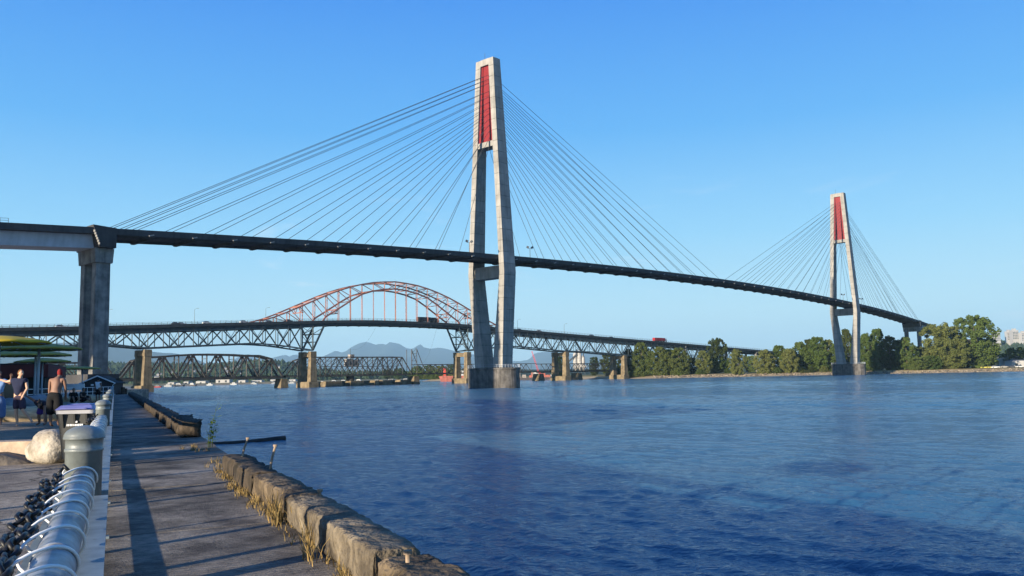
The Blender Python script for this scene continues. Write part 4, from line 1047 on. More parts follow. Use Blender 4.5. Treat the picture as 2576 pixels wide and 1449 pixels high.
for a, b in zip(PL, PL[1:]):
    q = MB(); q.tube([LF(a + .1, OC, GZ + .80), LF(b - .1, OC, GZ + .80)], .070, 28); wmb('pipe_rail', RL, q, GALV, True)
    q = MB(); q.hexa([LF(a + .13, OC - .15, GZ + .655), LF(a + .13, OC + .15, GZ + .655), LF(b - .13, OC + .15, GZ + .655), LF(b - .13, OC - .15, GZ + .655)],
                     [LF(a + .13, OC - .15, GZ + .69), LF(a + .13, OC + .15, GZ + .69), LF(b - .13, OC + .15, GZ + .69), LF(b - .13, OC - .15, GZ + .69)]); wmb('shelf_rail', RL, q, PALE)
    q = MB(); q.hexa([LF(a + .13, OC + .06, GZ + .048), LF(a + .13, OC + .12, GZ + .048), LF(b - .13, OC + .12, GZ + .048), LF(b - .13, OC + .06, GZ + .048)],
                     [LF(a + .13, OC + .06, GZ + .078), LF(a + .13, OC + .12, GZ + .078), LF(b - .13, OC + .12, GZ + .078), LF(b - .13, OC + .06, GZ + .078)]); wmb('toe_rail', RL, q, PALE)
    if a < 40:
        for i in range(1, 4):
            l = a + (b - a) * i / 4; q = MB(); q.hexa([LF(l - .012, OC + .06, GZ), LF(l + .012, OC + .06, GZ), LF(l + .012, OC + .12, GZ), LF(l - .012, OC + .12, GZ)], [LF(l - .012, OC + .06, GZ + .655), LF(l + .012, OC + .06, GZ + .655), LF(l + .012, OC + .12, GZ + .655), LF(l - .012, OC + .12, GZ + .655)])
            q.box(LF(l, OC + .09, GZ + .01), (.14, .1, .02), M.Rotation(-FZ, 3, 'Z')); wmb('stanchion', RL, q, PALE)
def helix(l0, l1, pitch, R, jit, seed):
    r = random.Random(seed); pts = []; n = int((l1 - l0) / pitch * 26); ph = 0
    for i in range(n + 1):
        k = i / n; l = l0 + (l1 - l0) * k; a = 2 * pi * (l - l0) / pitch
        rr = R * (1 + .06 * sin(a * .37 + seed)); ex = .05 * max(0, cos(a)) ** 1.5
        pts.append(LF(l + jit * sin(a * .5), OC - cos(a) * rr - ex, GZ + .80 + sin(a) * rr))
    return pts
q = MB(); q.tube(helix(-.5, 6.12, .40, .080, .02, 1), .0062, 7); wmb('spiral_wire', RL, q, WHITEW, True)
q = MB(); q.tube(helix(6.5, 16.0, .36, .078, .02, 2), .0055, 6); wmb('spiral_wire', RL, q, WHITEW, True)

for l in (3.3, 4.75, 9.1, 12.4):
    q = MB(); q.tube([LF(l - .02, OC, GZ + .80), LF(l + .02, OC, GZ + .80)], .0735, 24); wmb('weld_collar', RL, q, GALV, True)
# chain lying along the pipe
CHM = mat('black_chain', (.012, .012, .013), .48, .3, 20, spec=.35)
def link_mesh(len_=.108, wid=.066, wire_=.0095):
    pts = []; a = (len_ - wid) / 2
    for i in range(20):
        t = 2 * pi * i / 20; pts.append(V((cos(t) * (wid / 2 - wire_) + (a if cos(t) >= 0 else -a), sin(t) * (wid / 2 - wire_), 0)))
    v = []; f = []; n = len(pts)
    for i, p in enumerate(pts):
        tg = (pts[(i + 1) % n] - pts[i - 1]).normalized(); nr = V((0, 0, 1)).cross(tg)
        for k in range(8):
            w = 2 * pi * k / 8; v.append(p + nr * cos(w) * wire_ + V((0, 0, 1)) * sin(w) * wire_)
    for i in range(n):
        for k in range(8): f.append((i * 8 + k, i * 8 + (k + 1) % 8, ((i + 1) % n) * 8 + (k + 1) % 8, ((i + 1) % n) * 8 + k))
    return mesh_of(v, f, CHM, True)
LINK = link_mesh()
def chain(l0, l1, label, seed):
    r = random.Random(seed)
    t = thing('chain', LF((l0 + l1) / 2, OC - .13, GZ + .76), label, 'chain')
    for strand in range(2):
        l = l0; i = strand
        while l < l1:
            o_ = OC - .125 - .055 * strand + .012 * sin(l * 7 + strand * 2) + r.uniform(-.004, .004)
            z = GZ + .835 - .02 * strand + .016 * sin(l * 9 + strand)
            if l1 - l < .12: o_ += .05; z += .06
            Mx = M.Translation(LF(l, o_, z)) @ M.Rotation(-FZ + pi / 2 , 4, 'Z') @ M.Rotation((pi / 4 if i % 2 else -pi / 4) + r.uniform(-.3, .3), 4, 'X') @ M.Rotation(r.uniform(-.12, .12), 4, 'Y')
            part('link', LINK, t, Mx); l += .0845; i += 1
    return t
chain(1.9, 6.1, 'heavy black double chain lying along the pipe in front of the near domed post', 1)
chain(14.6, 16.0, 'short black chain bunched against the domed post behind the wheeled bin', 2)

# ------------------------------------------------------------------ timber kerb logs, rods, weeds
TIMB = mat('weathered_timber', (.15, .112, .07), .95, .6, 3.2, bump=.09, bscale=11, col2=(.04, .03, .02), detail=8)
TIMB_D = mat('mossy_timber', (.07, .052, .035), .95, .5, 2.5, bump=.05, bscale=8, col2=(.02, .017, .012), detail=8)
TIMB_P = mat('grey_timber', (.20, .163, .112), .95, .5, 3.5, bump=.09, bscale=12, col2=(.075, .06, .042), detail=8)
def beam_log(l0, l1, w, h, m, label, seed, zoff=0, ooff=0, rough=.028, seg=None, taper=0):
    n = seg or int((l1 - l0) / .035) + 2; ring = 40; v = []; f = []
    for i in range(n + 1):
        k = i / n; l = l0 + (l1 - l0) * k
        end = min(k, 1 - k) * n; sh = 1 - .07 * max(0, 1.4 - end)
        for j in range(ring):
            a = 2 * pi * (j + .5) / ring; c, s = cos(a), sin(a)
            e = .30; x = (abs(c) ** e) * (1 if c > 0 else -1) * w / 2 * sh; z = (abs(s) ** e) * (1 if s > 0 else -1) * h / 2 * sh
            nn = mnoise.fractal(V((l * 3.1, x * 11 + seed, z * 11)), .8, 2.1, 5) * rough * 2.0 + abs(mnoise.noise(V((l * 9, x * 5, seed)))) * rough * .3 + mnoise.noise(V((l * .6, seed, j * .2))) * rough
            v.append(LF(l + mnoise.noise(V((x * 14, z * 14, seed + k * 3))) * .05 * (1 if end < 1 else 0), 1.55 + w / 2 + ooff + x * (1 + nn * 3), GZ + h / 2 + zoff + .0 + z * (1 + nn * 3) - taper * k))
    for i in range(n):
        for j in range(ring): a = i * ring + j; b = i * ring + (j + 1) % ring; f.append((a, b, b + ring, a + ring))
    f.append(tuple(reversed(range(ring)))); f.append(tuple(n * ring + j for j in range(ring)))
    c = LF((l0 + l1) / 2, 1.55 + w / 2, GZ)
    o = part('kerb_timber', mesh_of([p - c for p in v], f, m, True), None, M.Translation(c)); return tag(o, label, 'timber kerb', 'timber kerbs along the quay edge')
beam_log(-2.5, 5.55, .40, .24, TIMB, 'broken near kerb timber with a lower weathered top at the quay edge', 3, -.02, .03, .026)
beam_log(5.58, 8.6, .37, .27, TIMB_P, 'pale grey weathered kerb timber with a chipped end at the quay edge', 5, 0, 0, .018)
beam_log(8.63, 10.9, .37, .27, TIMB, 'brown weathered kerb timber between the pale one and the mossy one', 6, 0, .01, .02)
beam_log(10.93, 13.9, .36, .275, TIMB_D, 'dark mossy kerb timber with two rusty rods standing in it', 7, 0, -.01, .028)
l = 23.2; names = ['stout', 'low', 'split', 'rounded', 'long', 'sagging']
far_lab = ['stout dark kerb timber where the far kerb begins, above the river', 'low dark kerb timber second along the far kerb', 'split dark kerb timber third along the far kerb', 'rounded dark kerb timber fourth along the far kerb', 'long dark kerb timber fifth along the far kerb', 'far dark kerb timber near the end of the quay']
for i, L_ in enumerate((4.2, 6.5, 8, 10, 16, 46)):
    beam_log(l, l + L_, .5, .42 if i == 0 else .32, TIMB_D, far_lab[i], 11 + i, 0, 0, .06, seg=int(L_ * 5)); l += L_ + .08
ROD = mat('rusty_rod', (.30, .22, .15), .8, .4, 9)
for l, o_, h, tl, lab in ((13.3, 1.74, .30, .12, 'bent rusty rod standing at the far end of the mossy kerb timber'), (11.15, 1.80, .33, .1, 'rusty rod standing at the near end of the mossy kerb timber'), (8.5, 1.86, .07, 0, 'short rusty bolt head in the pale kerb timber'), (5.3, 1.72, .05, 0, 'stubby rusty bolt in the broken near kerb timber')):
    q = MB(); z0 = .23; q.tube([LF(l, o_, GZ + z0), LF(l + tl * .3, o_ + tl * .4, GZ + z0 + h * .6), LF(l + tl * .5, o_ + tl * .8, GZ + z0 + h)], .016, 8)
    q.tube([LF(l + tl * .5, o_ + tl * .8, GZ + z0 + h), LF(l + tl * .5, o_ + tl * .8, GZ + z0 + h + .025)], .028, 8)
    c = LF(l, o_, GZ + z0); q.v = [p - c for p in q.v]; o = part('iron_rod', q.mesh(ROD), None, M.Translation(c)); tag(o, lab, 'iron rod')
GRASS = mat('dry_grass', (.30, .20, .075), .9, .35, 14, col2=(.11, .085, .035), spec=.2)
def grass_line():
    r = random.Random(21); v = []; f = []
    def blade(p, h, az, w=.006):
        d = V((cos(az), sin(az), 0)); s = V((-sin(az), cos(az), 0)); b = len(v); k = r.uniform(.25, .8)
        for i, (q_, ww) in enumerate(((0, 1), (.4, .85), (.75, .55), (1, .1))):
            c = p + d * h * k * q_ ** 1.8 + V((0, 0, h * (q_ - .25 * k * q_ * q_))); v.append(c - s * w * ww); v.append(c + s * w * ww)
        for i in range(3): f.append((b + 2 * i, b + 2 * i + 1, b + 2 * i + 3, b + 2 * i + 2))
    clumps = []
    for i in range(85):
        l = r.choice((r.uniform(3.5, 9.8), r.uniform(6, 16), r.uniform(9, 15)))
        if r.random() < .12: l = r.uniform(18.2, 20)
        clumps.append(l)
    for l in clumps:
        big = (6.8 < l < 9.2 or 4.4 < l < 5.2) and r.random() < .75
        o0 = 1.50 + r.gauss(0, .045) if l < 14 else 1.62 + r.gauss(0, .12)
        for k in range(r.randint(6, 26)):
            p = LF(l + r.gauss(0, .10), o0 + r.gauss(0, .03), GZ - .01); blade(p, r.uniform(.10, .34) if big else r.uniform(.03, .13), r.uniform(0, 2 * pi), r.uniform(.003, .006))
    o = part('dry_grass', mesh_of(v, f, GRASS)); tag(o, 'tufts of dry yellow grass along the foot of the timber kerb', 'grass', kind='stuff')
grass_line()
# leafy weed at the quay edge
WEED = leaf_mat('weed_leaf', (.16, .24, .035), .35)
t = thing('weed', LF(19.4, 1.85, GZ), 'spindly green leafy weed growing from the quay edge', 'plant')
r = random.Random(2)
for s in range(4):
    hh = (.62, .95, .4, .5)[s]; dx = (.08, .18, -.12, .05)[s]; pts = [LF(19.4 + .02 * s, 1.85 + .03 * s, GZ) + V((dx * k * k, 0, hh * k)) for k in (0, .33, .66, 1)]
    q = MB(); q.tube(pts, [.008, .007, .005, .003], 5); wmb('stem', t, q, MATS['foliage_green'])
    for k in range(int(hh * 26)):
        c = pts[0].lerp(pts[3], r.uniform(.15, 1)) + V((dx * .1, 0, 0)); d = V((r.gauss(0, 1), r.gauss(0, 1), r.uniform(-.3, .6))).normalized(); s_ = r.uniform(.035, .065); n = frame(d); side = n @ V((1, 0, 0)); up = n @ V((0, 1, 0))
        wpart('leaf', t, [c, c + d * s_ + side * s_ * .55, c + d * s_ * 2.1 + up * s_ * .2, c + d * s_ - side * s_ * .55], [(0, 1, 2, 3)], WEED)

# ------------------------------------------------------------------ wheeled bin
BINB = mat('bin_grey_plastic', (.045, .045, .043), .5, .15, 5, spec=.4)
BINL = mat('bin_lid_blue', (.13, .14, .34), .35, .12, 5, spec=.5)
BINR = mat('bin_rim', (.35, .35, .38), .4, .1, 5, spec=.5)
p = at(206, 1040, 15.2); rz = rad(8)
t = thing('wheeled_bin', (p.x, p.y, GZ), 'dark grey wheeled bin with a blue lid beside the railing', 'bin', rz=rz)
MT = WM[t.name]
q = MB(); q.hexa(boxv((0, 0, .12), (.44, .5, .01))[:4], boxv((0, 0, .93), (.57, .66, .01))[:4]); part('bin_body', q.mesh(BINB), t, MT)
q = MB(); q.hexa(boxv((0, 0, .9), (.61, .70, .01))[:4], boxv((0, 0, .965), (.62, .71, .01))[:4]); part('rim', q.mesh(BINR), t, MT)
lid = MB(); lid.hexa(boxv((0, -.02, .97), (.63, .74, .01))[:4], boxv((0, 0, 1.045), (.50, .60, .01))[:4]); lid.hexa(boxv((0, .02, 1.05), (.40, .42, .01))[:4], boxv((0, .02, 1.068), (.36, .38, .01))[:4])
lo = part('lid', lid.mesh(BINL), t, MT)
q = MB(); q.tube([(-.22, -.40, .985), (.22, -.40, .985)], .016, 8); part('lid_grip', q.mesh(BINL), lo, MT)
q = MB(); q.tube([(-.26, .40, .97), (.26, .40, .97)], .018, 8); part('handle', q.mesh(BINB), t, MT)
for x in (-.2, 0, .2): q = MB(); q.hexa(boxv((x, -.29, .66), (.03, .06, .01))[:4], boxv((x, -.345, .9), (.03, .09, .01))[:4]); part('rib', q.mesh(BINB), t, MT)
for x in (-.27, .27): q = MB(); q.tube([(x - .03, .26, .12), (x + .03, .26, .12)], .12, 16); part('wheel', q.mesh(BINB), t, MT)
WPR = mat('white_print', (.75, .75, .75), .7, .05)
q = MB(); r = random.Random(3); x = -.13
while x < .14:
    w = r.uniform(.012, .03); q.box((x + w / 2, -.321, .70), (w, .008, .034)); x += w + r.uniform(.006, .014)
q.box((.03, -.329, .755), (.035, .008, .03)); q.v = [V((a.x, a.y - .012 , a.z)) for a in q.v]; part('printed_mark', q.mesh(WPR), t, MT)

# ------------------------------------------------------------------ beach umbrellas
CANY = mat('canopy_yellow', (.50, .35, .025), .7, .1, 1.5)
CAN_SHADE = mat('canopy_yellow_shade', (.30, .25, .05), .7, .15, 1.5)  # same yellow canvas, with shade put into its colour
UPOLE = mat('umbrella_pole', (.34, .38, .44), .4, .1, 3, spec=.4)
def umbrella_proto(p, cm, label, group):
    t = thing('beach_umbrella', p, label, 'umbrella', group); Mx = WM[t.name]; n = 8; v = []; f = []; R0 = 2.25; NR = 9; NA_ = 48
    for j in range(NR + 1):
        rr = R0 * j / NR
        for i in range(NA_):
            a = 2 * pi * i / NA_; seg = .3 * cos(n * a); edge = 1 - .035 * (1 - seg) / 2 * (j / NR); z = 3.48 + .30 * (1 - (j / NR) ** 1.8) + .05 * seg * (j / NR) ** 2
            v.append((cos(a) * rr * edge, sin(a) * rr * edge, z))
    for j in range(NR):
        for i in range(NA_):
            a = j * NA_ + i; b = j * NA_ + (i + 1) % NA_; f.append((a, a + NA_, b + NA_, b))
    k = len(v); v += [(x * .995, y * .995, z - .035 - (.06 if (x * x + y * y) > 4 else 0)) for x, y, z in v]
    f += [tuple(k + i for i in reversed(q_)) for q_ in f]
    for i in range(NA_): a = NR * NA_ + i; b = NR * NA_ + (i + 1) % NA_; f.append((a, k + a, k + b, b))
    cn = part('canopy', mesh_of(v, f, cm, True), t, Mx)
    q = MB(); q.tube([(0, 0, 0), (0, 0, 3.74)], .075, 14); part('pole', q.mesh(UPOLE, True), t, Mx)
    for i in range(n):
        a = 2 * pi * i / n; q = MB(); q.tube([(cos(a) * .1, sin(a) * .1, 3.70), (cos(a) * 1.2, sin(a) * 1.2, 3.56), (cos(a) * 2.2, sin(a) * 2.2, 3.36)], .018, 5); part('rib', q.mesh(UPOLE), t, Mx)
    return t
UM = 'umbrellas over the sand beach'
def upos(px, D): x = xat(px, D); return (x, D, GZ)
uy = umbrella_proto(upos(-6, 40), CANY, 'bright yellow sunlit beach umbrella standing before the shade-toned ones', UM)
ug = umbrella_proto(upos(96, 48), CAN_SHADE, 'large shade-toned yellow beach umbrella whose pole stands just behind the men', UM)
for px, D, lab in ((88, 58, 'shade-toned yellow beach umbrella just behind the largest one'), (-14, 57, 'shade-toned beach umbrella partly hidden under the bright yellow one'), (106, 74, 'shade-toned yellow beach umbrella in front of the dark red building'), (160, 108, 'small shade-toned yellow beach umbrella in front of the dark house, first of two'), (207, 112, 'small shade-toned yellow beach umbrella standing before the bridge side pier')):
    c = copy_tree(ug, upos(px, D), .3, lab)
GO = 'unseen umbrellas added left of the picture for their shade'  # out-of-view umbrellas added so their shade falls on quay and sand
for i, (tx, ty) in enumerate(((-9.6, 20.2), (-11.3, 24.0), (-13.9, 20.5), (-13.0, 28.5), (-14.8, 32.5), (-6.4, 15.9))):
    b = 20.5 if i < 5 else 8.3
    copy_tree(ug, (tx - SHX * b, ty - SHY * b, GZ), .2 * i, 'unseen beach umbrella added for its shade ' + ('before the gabled hall', 'second from the gabled hall', 'between the sand kerb and the gabled hall', 'third from the gabled hall', 'beside the main hall wing', 'closest to the slim shadow poles')[i])['group'] = GO

# unseen poles added so their long shadows cross the promenade and the quay
PO = thing('shadow_pole', (0, 0, -50), 'slim dark pole out of view, added to cast a shadow across the quay', 'lamp post', 'unseen poles added for their shadows')
Mx = WM[PO.name]
q = MB(); q.tube([(0, 0, 0), (0, 0, .5)], .075, 10); part('foot', q.mesh(LAMP), PO, Mx)
q = MB(); q.tube([(0, 0, .5), (0, 0, 3.6)], [.06, .052], 10); part('pole', q.mesh(LAMP), PO, Mx)
q = MB(); q.lathe([(.05, 3.6), (.17, 3.65), (.2, 3.9), (.05, 4.02)], 14); part('pole_head', q.mesh(LAMP), PO, Mx)
spots = []
for l, b in ((6.9, 4.6), (8.0, 5.0), (10.9, 5.2), (11.9, 5.4), (13.7, 6.2), (17.2, 8.0)):
    p = LF(l, -.1, GZ); spots.append((p.x - SHX * b, p.y - SHY * b, GZ))
PO.matrix_basis = M.Translation(V(spots[0])); WM[PO.name] = PO.matrix_basis.copy()
for s in spots[1:]: copy_tree(PO, s)

# ------------------------------------------------------------------ buildings on the promenade
REDW = mat('dark_red_siding', (.11, .022, .018), .85, .25, 1)
DARKW = mat('dark_siding', (.022, .02, .02), .85, .25, 1)
WTRIM = mat('white_trim', (.72, .72, .70), .6, .05)
GLASS = mat('dark_glass', (.02, .025, .03), .12, .1, 1, spec=.6)
def qbox(q, x0, x1, y0, y1, z0, z1): q.box(((x0 + x1) / 2, (y0 + y1) / 2, (z0 + z1) / 2), (x1 - x0, y1 - y0, z1 - z0))
# market hall along the left of the promenade, its end in view behind the umbrellas
cx = xat(112, 84)
MH = thing('market_hall', (cx, 84, GZ), 'dark red flat-roofed market hall behind the beach umbrellas', 'building', rz=rad(22))
Mx = WM[MH.name]
q = MB(); qbox(q, -62, 0, 0, 14, 0, 2.2); part('wall', q.mesh(DARKW), MH, Mx)
q = MB(); qbox(q, -62.4, .4, -.8, 14.4, 2.2, 3.45); part('fascia', q.mesh(REDW), MH, Mx)
q = MB(); qbox(q, -62, 0, .2, 14, 3.45, 3.6); part('roof', q.mesh(DARKW), MH, Mx)
for i in range(10):
    q = MB(); qbox(q, -5.6 - i * 6, -1.4 - i * 6, -.06, .0, .2, 2.0); w_ = part('window', q.mesh(GLASS), MH, Mx)
    for x in (-5.66, -3.5, -1.4): q = MB(); qbox(q, x - i * 6, x + .06 - i * 6, -.1, -.06, .2, 2.0); part('mullion', q.mesh(LAMP), w_, Mx)
q = MB(); q.lathe([(.02, 0), (.35, .06), (.4, .14), (.05, .2)], 14, (-4.2, -1.1, 2.3)); part('wall_lamp', q.mesh(WTRIM), MH, Mx)
# unseen hall added left of view, shaped to shade the far quay and umbrellas
LS = thing('shade_hall', (-41, 3.6, GZ), 'unseen long hall with a gabled front wing, added to shade the far quay', 'building', rz=-FZ)
Mx = WM[LS.name]
q = MB(); qbox(q, -16, 0, 0, 15, 0, 6.4); part('front_wing', q.mesh(REDW), LS, Mx)
q = MB(); q.add([(-16.5, -.4, 6.4), (.5, -.4, 6.4), (-8, -.4, 8.2), (-16.5, 15, 6.4), (.5, 15, 6.4), (-8, 15, 8.2)], [(0, 1, 2), (5, 4, 3), (0, 2, 5, 3), (1, 4, 5, 2), (0, 3, 4, 1)]); part('gable_roof', q.mesh(DARKW), LS, Mx)
q = MB(); qbox(q, -20, .3, 15.4, 120, 0, 14.4); part('main_wing', q.mesh(REDW), LS, Mx)
q = MB(); qbox(q, -20.5, .8, 15.0, 120.5, 14.4, 15.0); part('flat_roof', q.mesh(DARKW), LS, Mx)
for i in range(12):
    for z in (.4, 4.4, 8.0): q = MB(); qbox(q, .3, .36, 18 + i * 8, 22.5 + i * 8, z, z + 2.3); part('window', q.mesh(GLASS), LS, Mx)
# small gabled house
D = 118; hx = xat(246, D)
HO = thing('gabled_house', (hx, D, GZ), 'small dark house with a white trimmed gable below the side pier', 'house', rz=rad(14))
Mx = WM[HO.name]; W = 1.95
q = MB(); q.add([(-W, 0, 0), (W, 0, 0), (W, 0, 1.55), (0, 0, 2.45), (-W, 0, 1.55), (-W, 7, 0), (W, 7, 0), (W, 7, 1.55), (0, 7, 2.45), (-W, 7, 1.55)], [(0, 1, 2, 3, 4), (9, 8, 7, 6, 5), (0, 5, 6, 1), (1, 6, 7, 2), (4, 9, 5, 0)]); part('wall', q.mesh(mat('house_siding', (.045, .04, .042), .8, .2, 1)), HO, Mx)
q = MB()
for s in (-1, 1): q.hexa([(0, -.3, 2.46), (s * (W + .35), -.3, 1.42), (s * (W + .35), 7.2, 1.42), (0, 7.2, 2.46)], [(0, -.3, 2.56), (s * (W + .35), -.3, 1.52), (s * (W + .35), 7.2, 1.52), (0, 7.2, 2.56)])
rf = part('roof', q.mesh(DARKW), HO, Mx)
for s in (-1, 1): q = MB(); q.beam((0, -.34, 2.54), (s * (W + .4), -.34, 1.47), .06, .16); part('barge_board', q.mesh(WTRIM), rf, Mx)
for s in (-1, 1): q = MB(); q.tube([(s * (W + .3), -.36, 1.46), (s * (W + .02), -.2, 1.2), (s * (W + .02), -.1, 0)], .045, 6); part('drain_pipe', q.mesh(WTRIM), HO, Mx)
q = MB(); qbox(q, -.25, .5, -.07, -.0, 1.0, 1.55); part('sign_board', q.mesh(mat('green_sign', (.45, .55, .20), .6, .4, 3)), HO, Mx)
q = MB(); qbox(q, -.85, -.5, -.06, -.0, 1.2, 1.42); part('notice', q.mesh(WTRIM), HO, Mx)
# white information panel and pale railing at the back of the beach
p = at(182, 975, 92)
q = MB(); qbox(q, -1.3, 1.3, -.05, .05, .8, 1.5); SGN = thing('information_panel', (p.x, p.y, GZ), 'long white information panel standing before the dark wall', 'sign'); part('panel', q.mesh(WTRIM), SGN, WM[SGN.name])
for x in (-1.1, 1.1): q = MB(); q.tube([(x, .08, 0), (x, .08, 1.4)], .04, 6); part('post', q.mesh(LAMP), SGN, WM[SGN.name])
def rail_fence(a, b, h, label, m, rails=(.55, 1.05), n=14, w=.05):
    a, b = V(a), V(b); t = thing('handrail', a, label, 'railing')
    for i in range(n + 1):
        p = a.lerp(b, i / n); bar('post', t, p, p + V((0, 0, h)), w, w, m)
    for z in rails: bar('rail', t, a + V((0, 0, z)), b + V((0, 0, z)), w, w, m)
rail_fence((xat(70, 80), 80, GZ), (xat(285, 104), 104, GZ), 1.08, 'pale handrail running along the back of the beach', WTRIM)
rail_fence((xat(274, 126), 126, GZ), (xat(303, 128), 128, GZ), 1.6, 'pale end railing closing off the far end of the quay', WTRIM, (.6, 1.1, 1.6), 4)
# piling stubs at the end of the quay
for i, (px, D, h) in enumerate(((297, 124, 2.2), (304, 126, 2.0), (310, 123, .9), (316, 125, .7))):
    q = MB(); q.tube([(0, 0, -6), (0, 0, h)], [.3, .27], 10); o = part('timber_pile', q.mesh(TIMB_D), None, M.Translation((xat(px, D), D, GZ))); tag(o, ['tall black timber pile at the far end of the quay, beside the pale end railing', 'black timber pile second from the pale end railing', 'short black timber pile third from the pale end railing', 'lowest black timber pile standing off the quay end'][i], 'pile')

# ------------------------------------------------------------------ people
SKIN = mat('skin_fair', (.55, .33, .22), .6, .1, 6, spec=.3)
SKIN_T = mat('skin_tanned', (.22, .12, .08), .6, .1, 6, spec=.3)
HAIR_B = mat('hair_brown', (.20, .09, .03), .7, .3, 20); HAIR_D = mat('hair_dark', (.015, .012, .01), .7, .2, 20)
def cloth(name, c): return mat(name, c, .9, .15, 7)
def skin_obj(name, chains, m, parent, Mx, levels=2, root=0):
    verts = []; radii = []; edges = []; idx = {}
    def vi(p):
        k = tuple(round(c, 3) for c in p[:3])
        if k not in idx: idx[k] = len(verts); verts.append(k); radii.append(p[3])
        return idx[k]
    for ch in chains:
        for a, b in zip(ch, ch[1:]):
            e = (vi(a), vi(b))
            if e[0] != e[1]: edges.append(e)
    me = bpy.data.meshes.new('mesh'); me.from_pydata(verts, edges, []); me.materials.append(m)
    o = part(name, me, parent, Mx)
    md = o.modifiers.new('skin', 'SKIN'); md.use_smooth_shade = True
    for i, d in enumerate(me.skin_vertices[0].data):
        d.radius = (radii[i], radii[i]); d.use_root = (i == root)
    s = o.modifiers.new('sub', 'SUBSURF'); s.levels = 1; s.render_levels = levels
    return o
def V4(p, r): return (p[0], p[1], p[2], r)
def mid(a, b, k): return tuple(a[i] + (b[i] - a[i]) * k for i in range(3))
def hand(wr, d, sz=.085):
    d = V(d).normalized(); s = frame(d) @ V((1, 0, 0)); w = V(wr); out = []
    palm = w + d * sz * .55
    out.append([V4(w, .026), V4(palm, .03)])
    for k, ln in ((-.032, .8), (-.011, 1.0), (.011, .95), (.032, .72)):
        a = palm + s * k + d * sz * .3; b = a + d * sz * .45 * ln; c = b + d * sz * .4 * ln + V((0, .01, -.008)); out.append([V4(palm, .03), V4(a, .0095), V4(b, .0085), V4(c, .0075)])
    a = w + d * sz * .35 + s * .04; out.append([V4(w, .026), V4(a, .011), V4(a + d * sz * .45 + s * .018, .0085)])
    return out
def person(p, rz, J, label, skin, hair, top, bottom, sc=1.0, group=None, long_bottom=1.0, cap=None, sleeves=.5, face=True):
    # J: joints in metres, x to the right, -y towards the camera, z up
    t = thing('person', p, label, 'person', group, rz); Mx = WM[t.name] @ M.Scale(sc, 4)
    pel, che, nek, hed = J['pelvis'], J['chest'], J['neck'], J['head']
    ch = [[V4(pel, .13), V4(mid(pel, che, .5), .12), V4(che, .135), V4(nek, .055), V4(hed, .075)]]
    for s in 'LR':
        sh, el, wr = J['sh' + s], J['el' + s], J['wr' + s]
        ch.append([V4(che, .135), V4(sh, .062), V4(mid(sh, el, .45), .05), V4(el, .04), V4(mid(el, wr, .35), .042), V4(wr, .026)])
        ch += hand(wr, V(wr) - V(el))
        hp, kn, an, to = J['hip' + s], J['kn' + s], J['an' + s], J['to' + s]
        ch.append([V4(pel, .13), V4(hp, .092), V4(mid(hp, kn, .5), .078), V4(kn, .055), V4(mid(kn, an, .3), .056), V4(an, .036), V4(mid(an, to, .5), .038), V4(to, .028)])
    skin_obj('body', ch, skin, t, Mx)
    # head
    fd = V(J.get('face', (0, -1, 0))).normalized(); hq = V((0, 0, 1)).rotation_difference(V(hed) - V(nek)).to_matrix() if False else M.Identity(3)
    bm = bmesh.new(); bmesh.ops.create_uvsphere(bm, u_segments=20, v_segments=14, radius=1); sd = V((-fd.y, fd.x, 0))
    for v in bm.verts:
        c = v.co.copy(); w = .072 * (1 - .18 * max(0, -c.z)); q_ = sd * c.x * w + fd * c.y * .092 + V((0, 0, c.z * .112)); 
        v.co = V(hed) + V((0, 0, .035)) + q_
    def blob(c, s):
        r_ = bmesh.ops.create_uvsphere(bm, u_segments=10, v_segments=6, radius=1)
        for v in r_['verts']: v.co = V(c) + sd * v.co.x * s[0] + fd * v.co.y * s[1] + V((0, 0, v.co.z * s[2]))
    hc = V(hed) + V((0, 0, .035))
    blob(hc + fd * .092 + V((0, 0, -.012)), (.012, .02, .022)); blob(hc + fd * .078 + V((0, 0, -.052)), (.024, .012, .007))
    for s in (-1, 1): blob(hc + sd * .072 * s, (.010, .018, .03))
    part('head', bm_mesh(bm, skin, True), t, Mx)
    bm = bmesh.new()
    for s in (-1, 1):
        r_ = bmesh.ops.create_uvsphere(bm, u_segments=8, v_segments=6, radius=.009)
        for v in r_['verts']: v.co += hc + fd * .084 + sd * .028 * s + V((0, 0, .012))
    part('eyes', bm_mesh(bm, HAIR_D, True), t, Mx)
    bm = bmesh.new(); bmesh.ops.create_icosphere(bm, subdivisions=3, radius=1)
    for v in list(bm.verts):
        c = v.co; front = c.y; k = 1 + mnoise.noise(c * 4) * .08
        v.co = hc + (sd * c.x * .081 + fd * (c.y * .098 - .012) + V((0, 0, c.z * .118 + .012))) * k
    geom = [v for v in bm.verts if (v.co - hc).dot(fd) > .035 + .9 * max(0, (v.co - hc).z - .05) or (v.co - hc).z < -.05 - .3 * (v.co - hc).dot(fd) - .02]
    bmesh.ops.delete(bm, geom=geom, context='VERTS'); part('cap' if cap else 'hair', bm_mesh(bm, cap or hair, True), t, Mx)
    g = .024
    if top:
        tc = [[V4(mid(pel, che, -.12), .15), V4(mid(pel, che, .5), .125 + g), V4(che, .135 + g), V4(mid(che, nek, .7), .075)]]
        for s in 'LR':
            sh, el = J['sh' + s], J['el' + s]; tc.append([V4(che, .135 + g), V4(sh, .062 + g), V4(mid(sh, el, sleeves * .9), .05 + g)])
        skin_obj('shirt', tc, top, t, Mx)
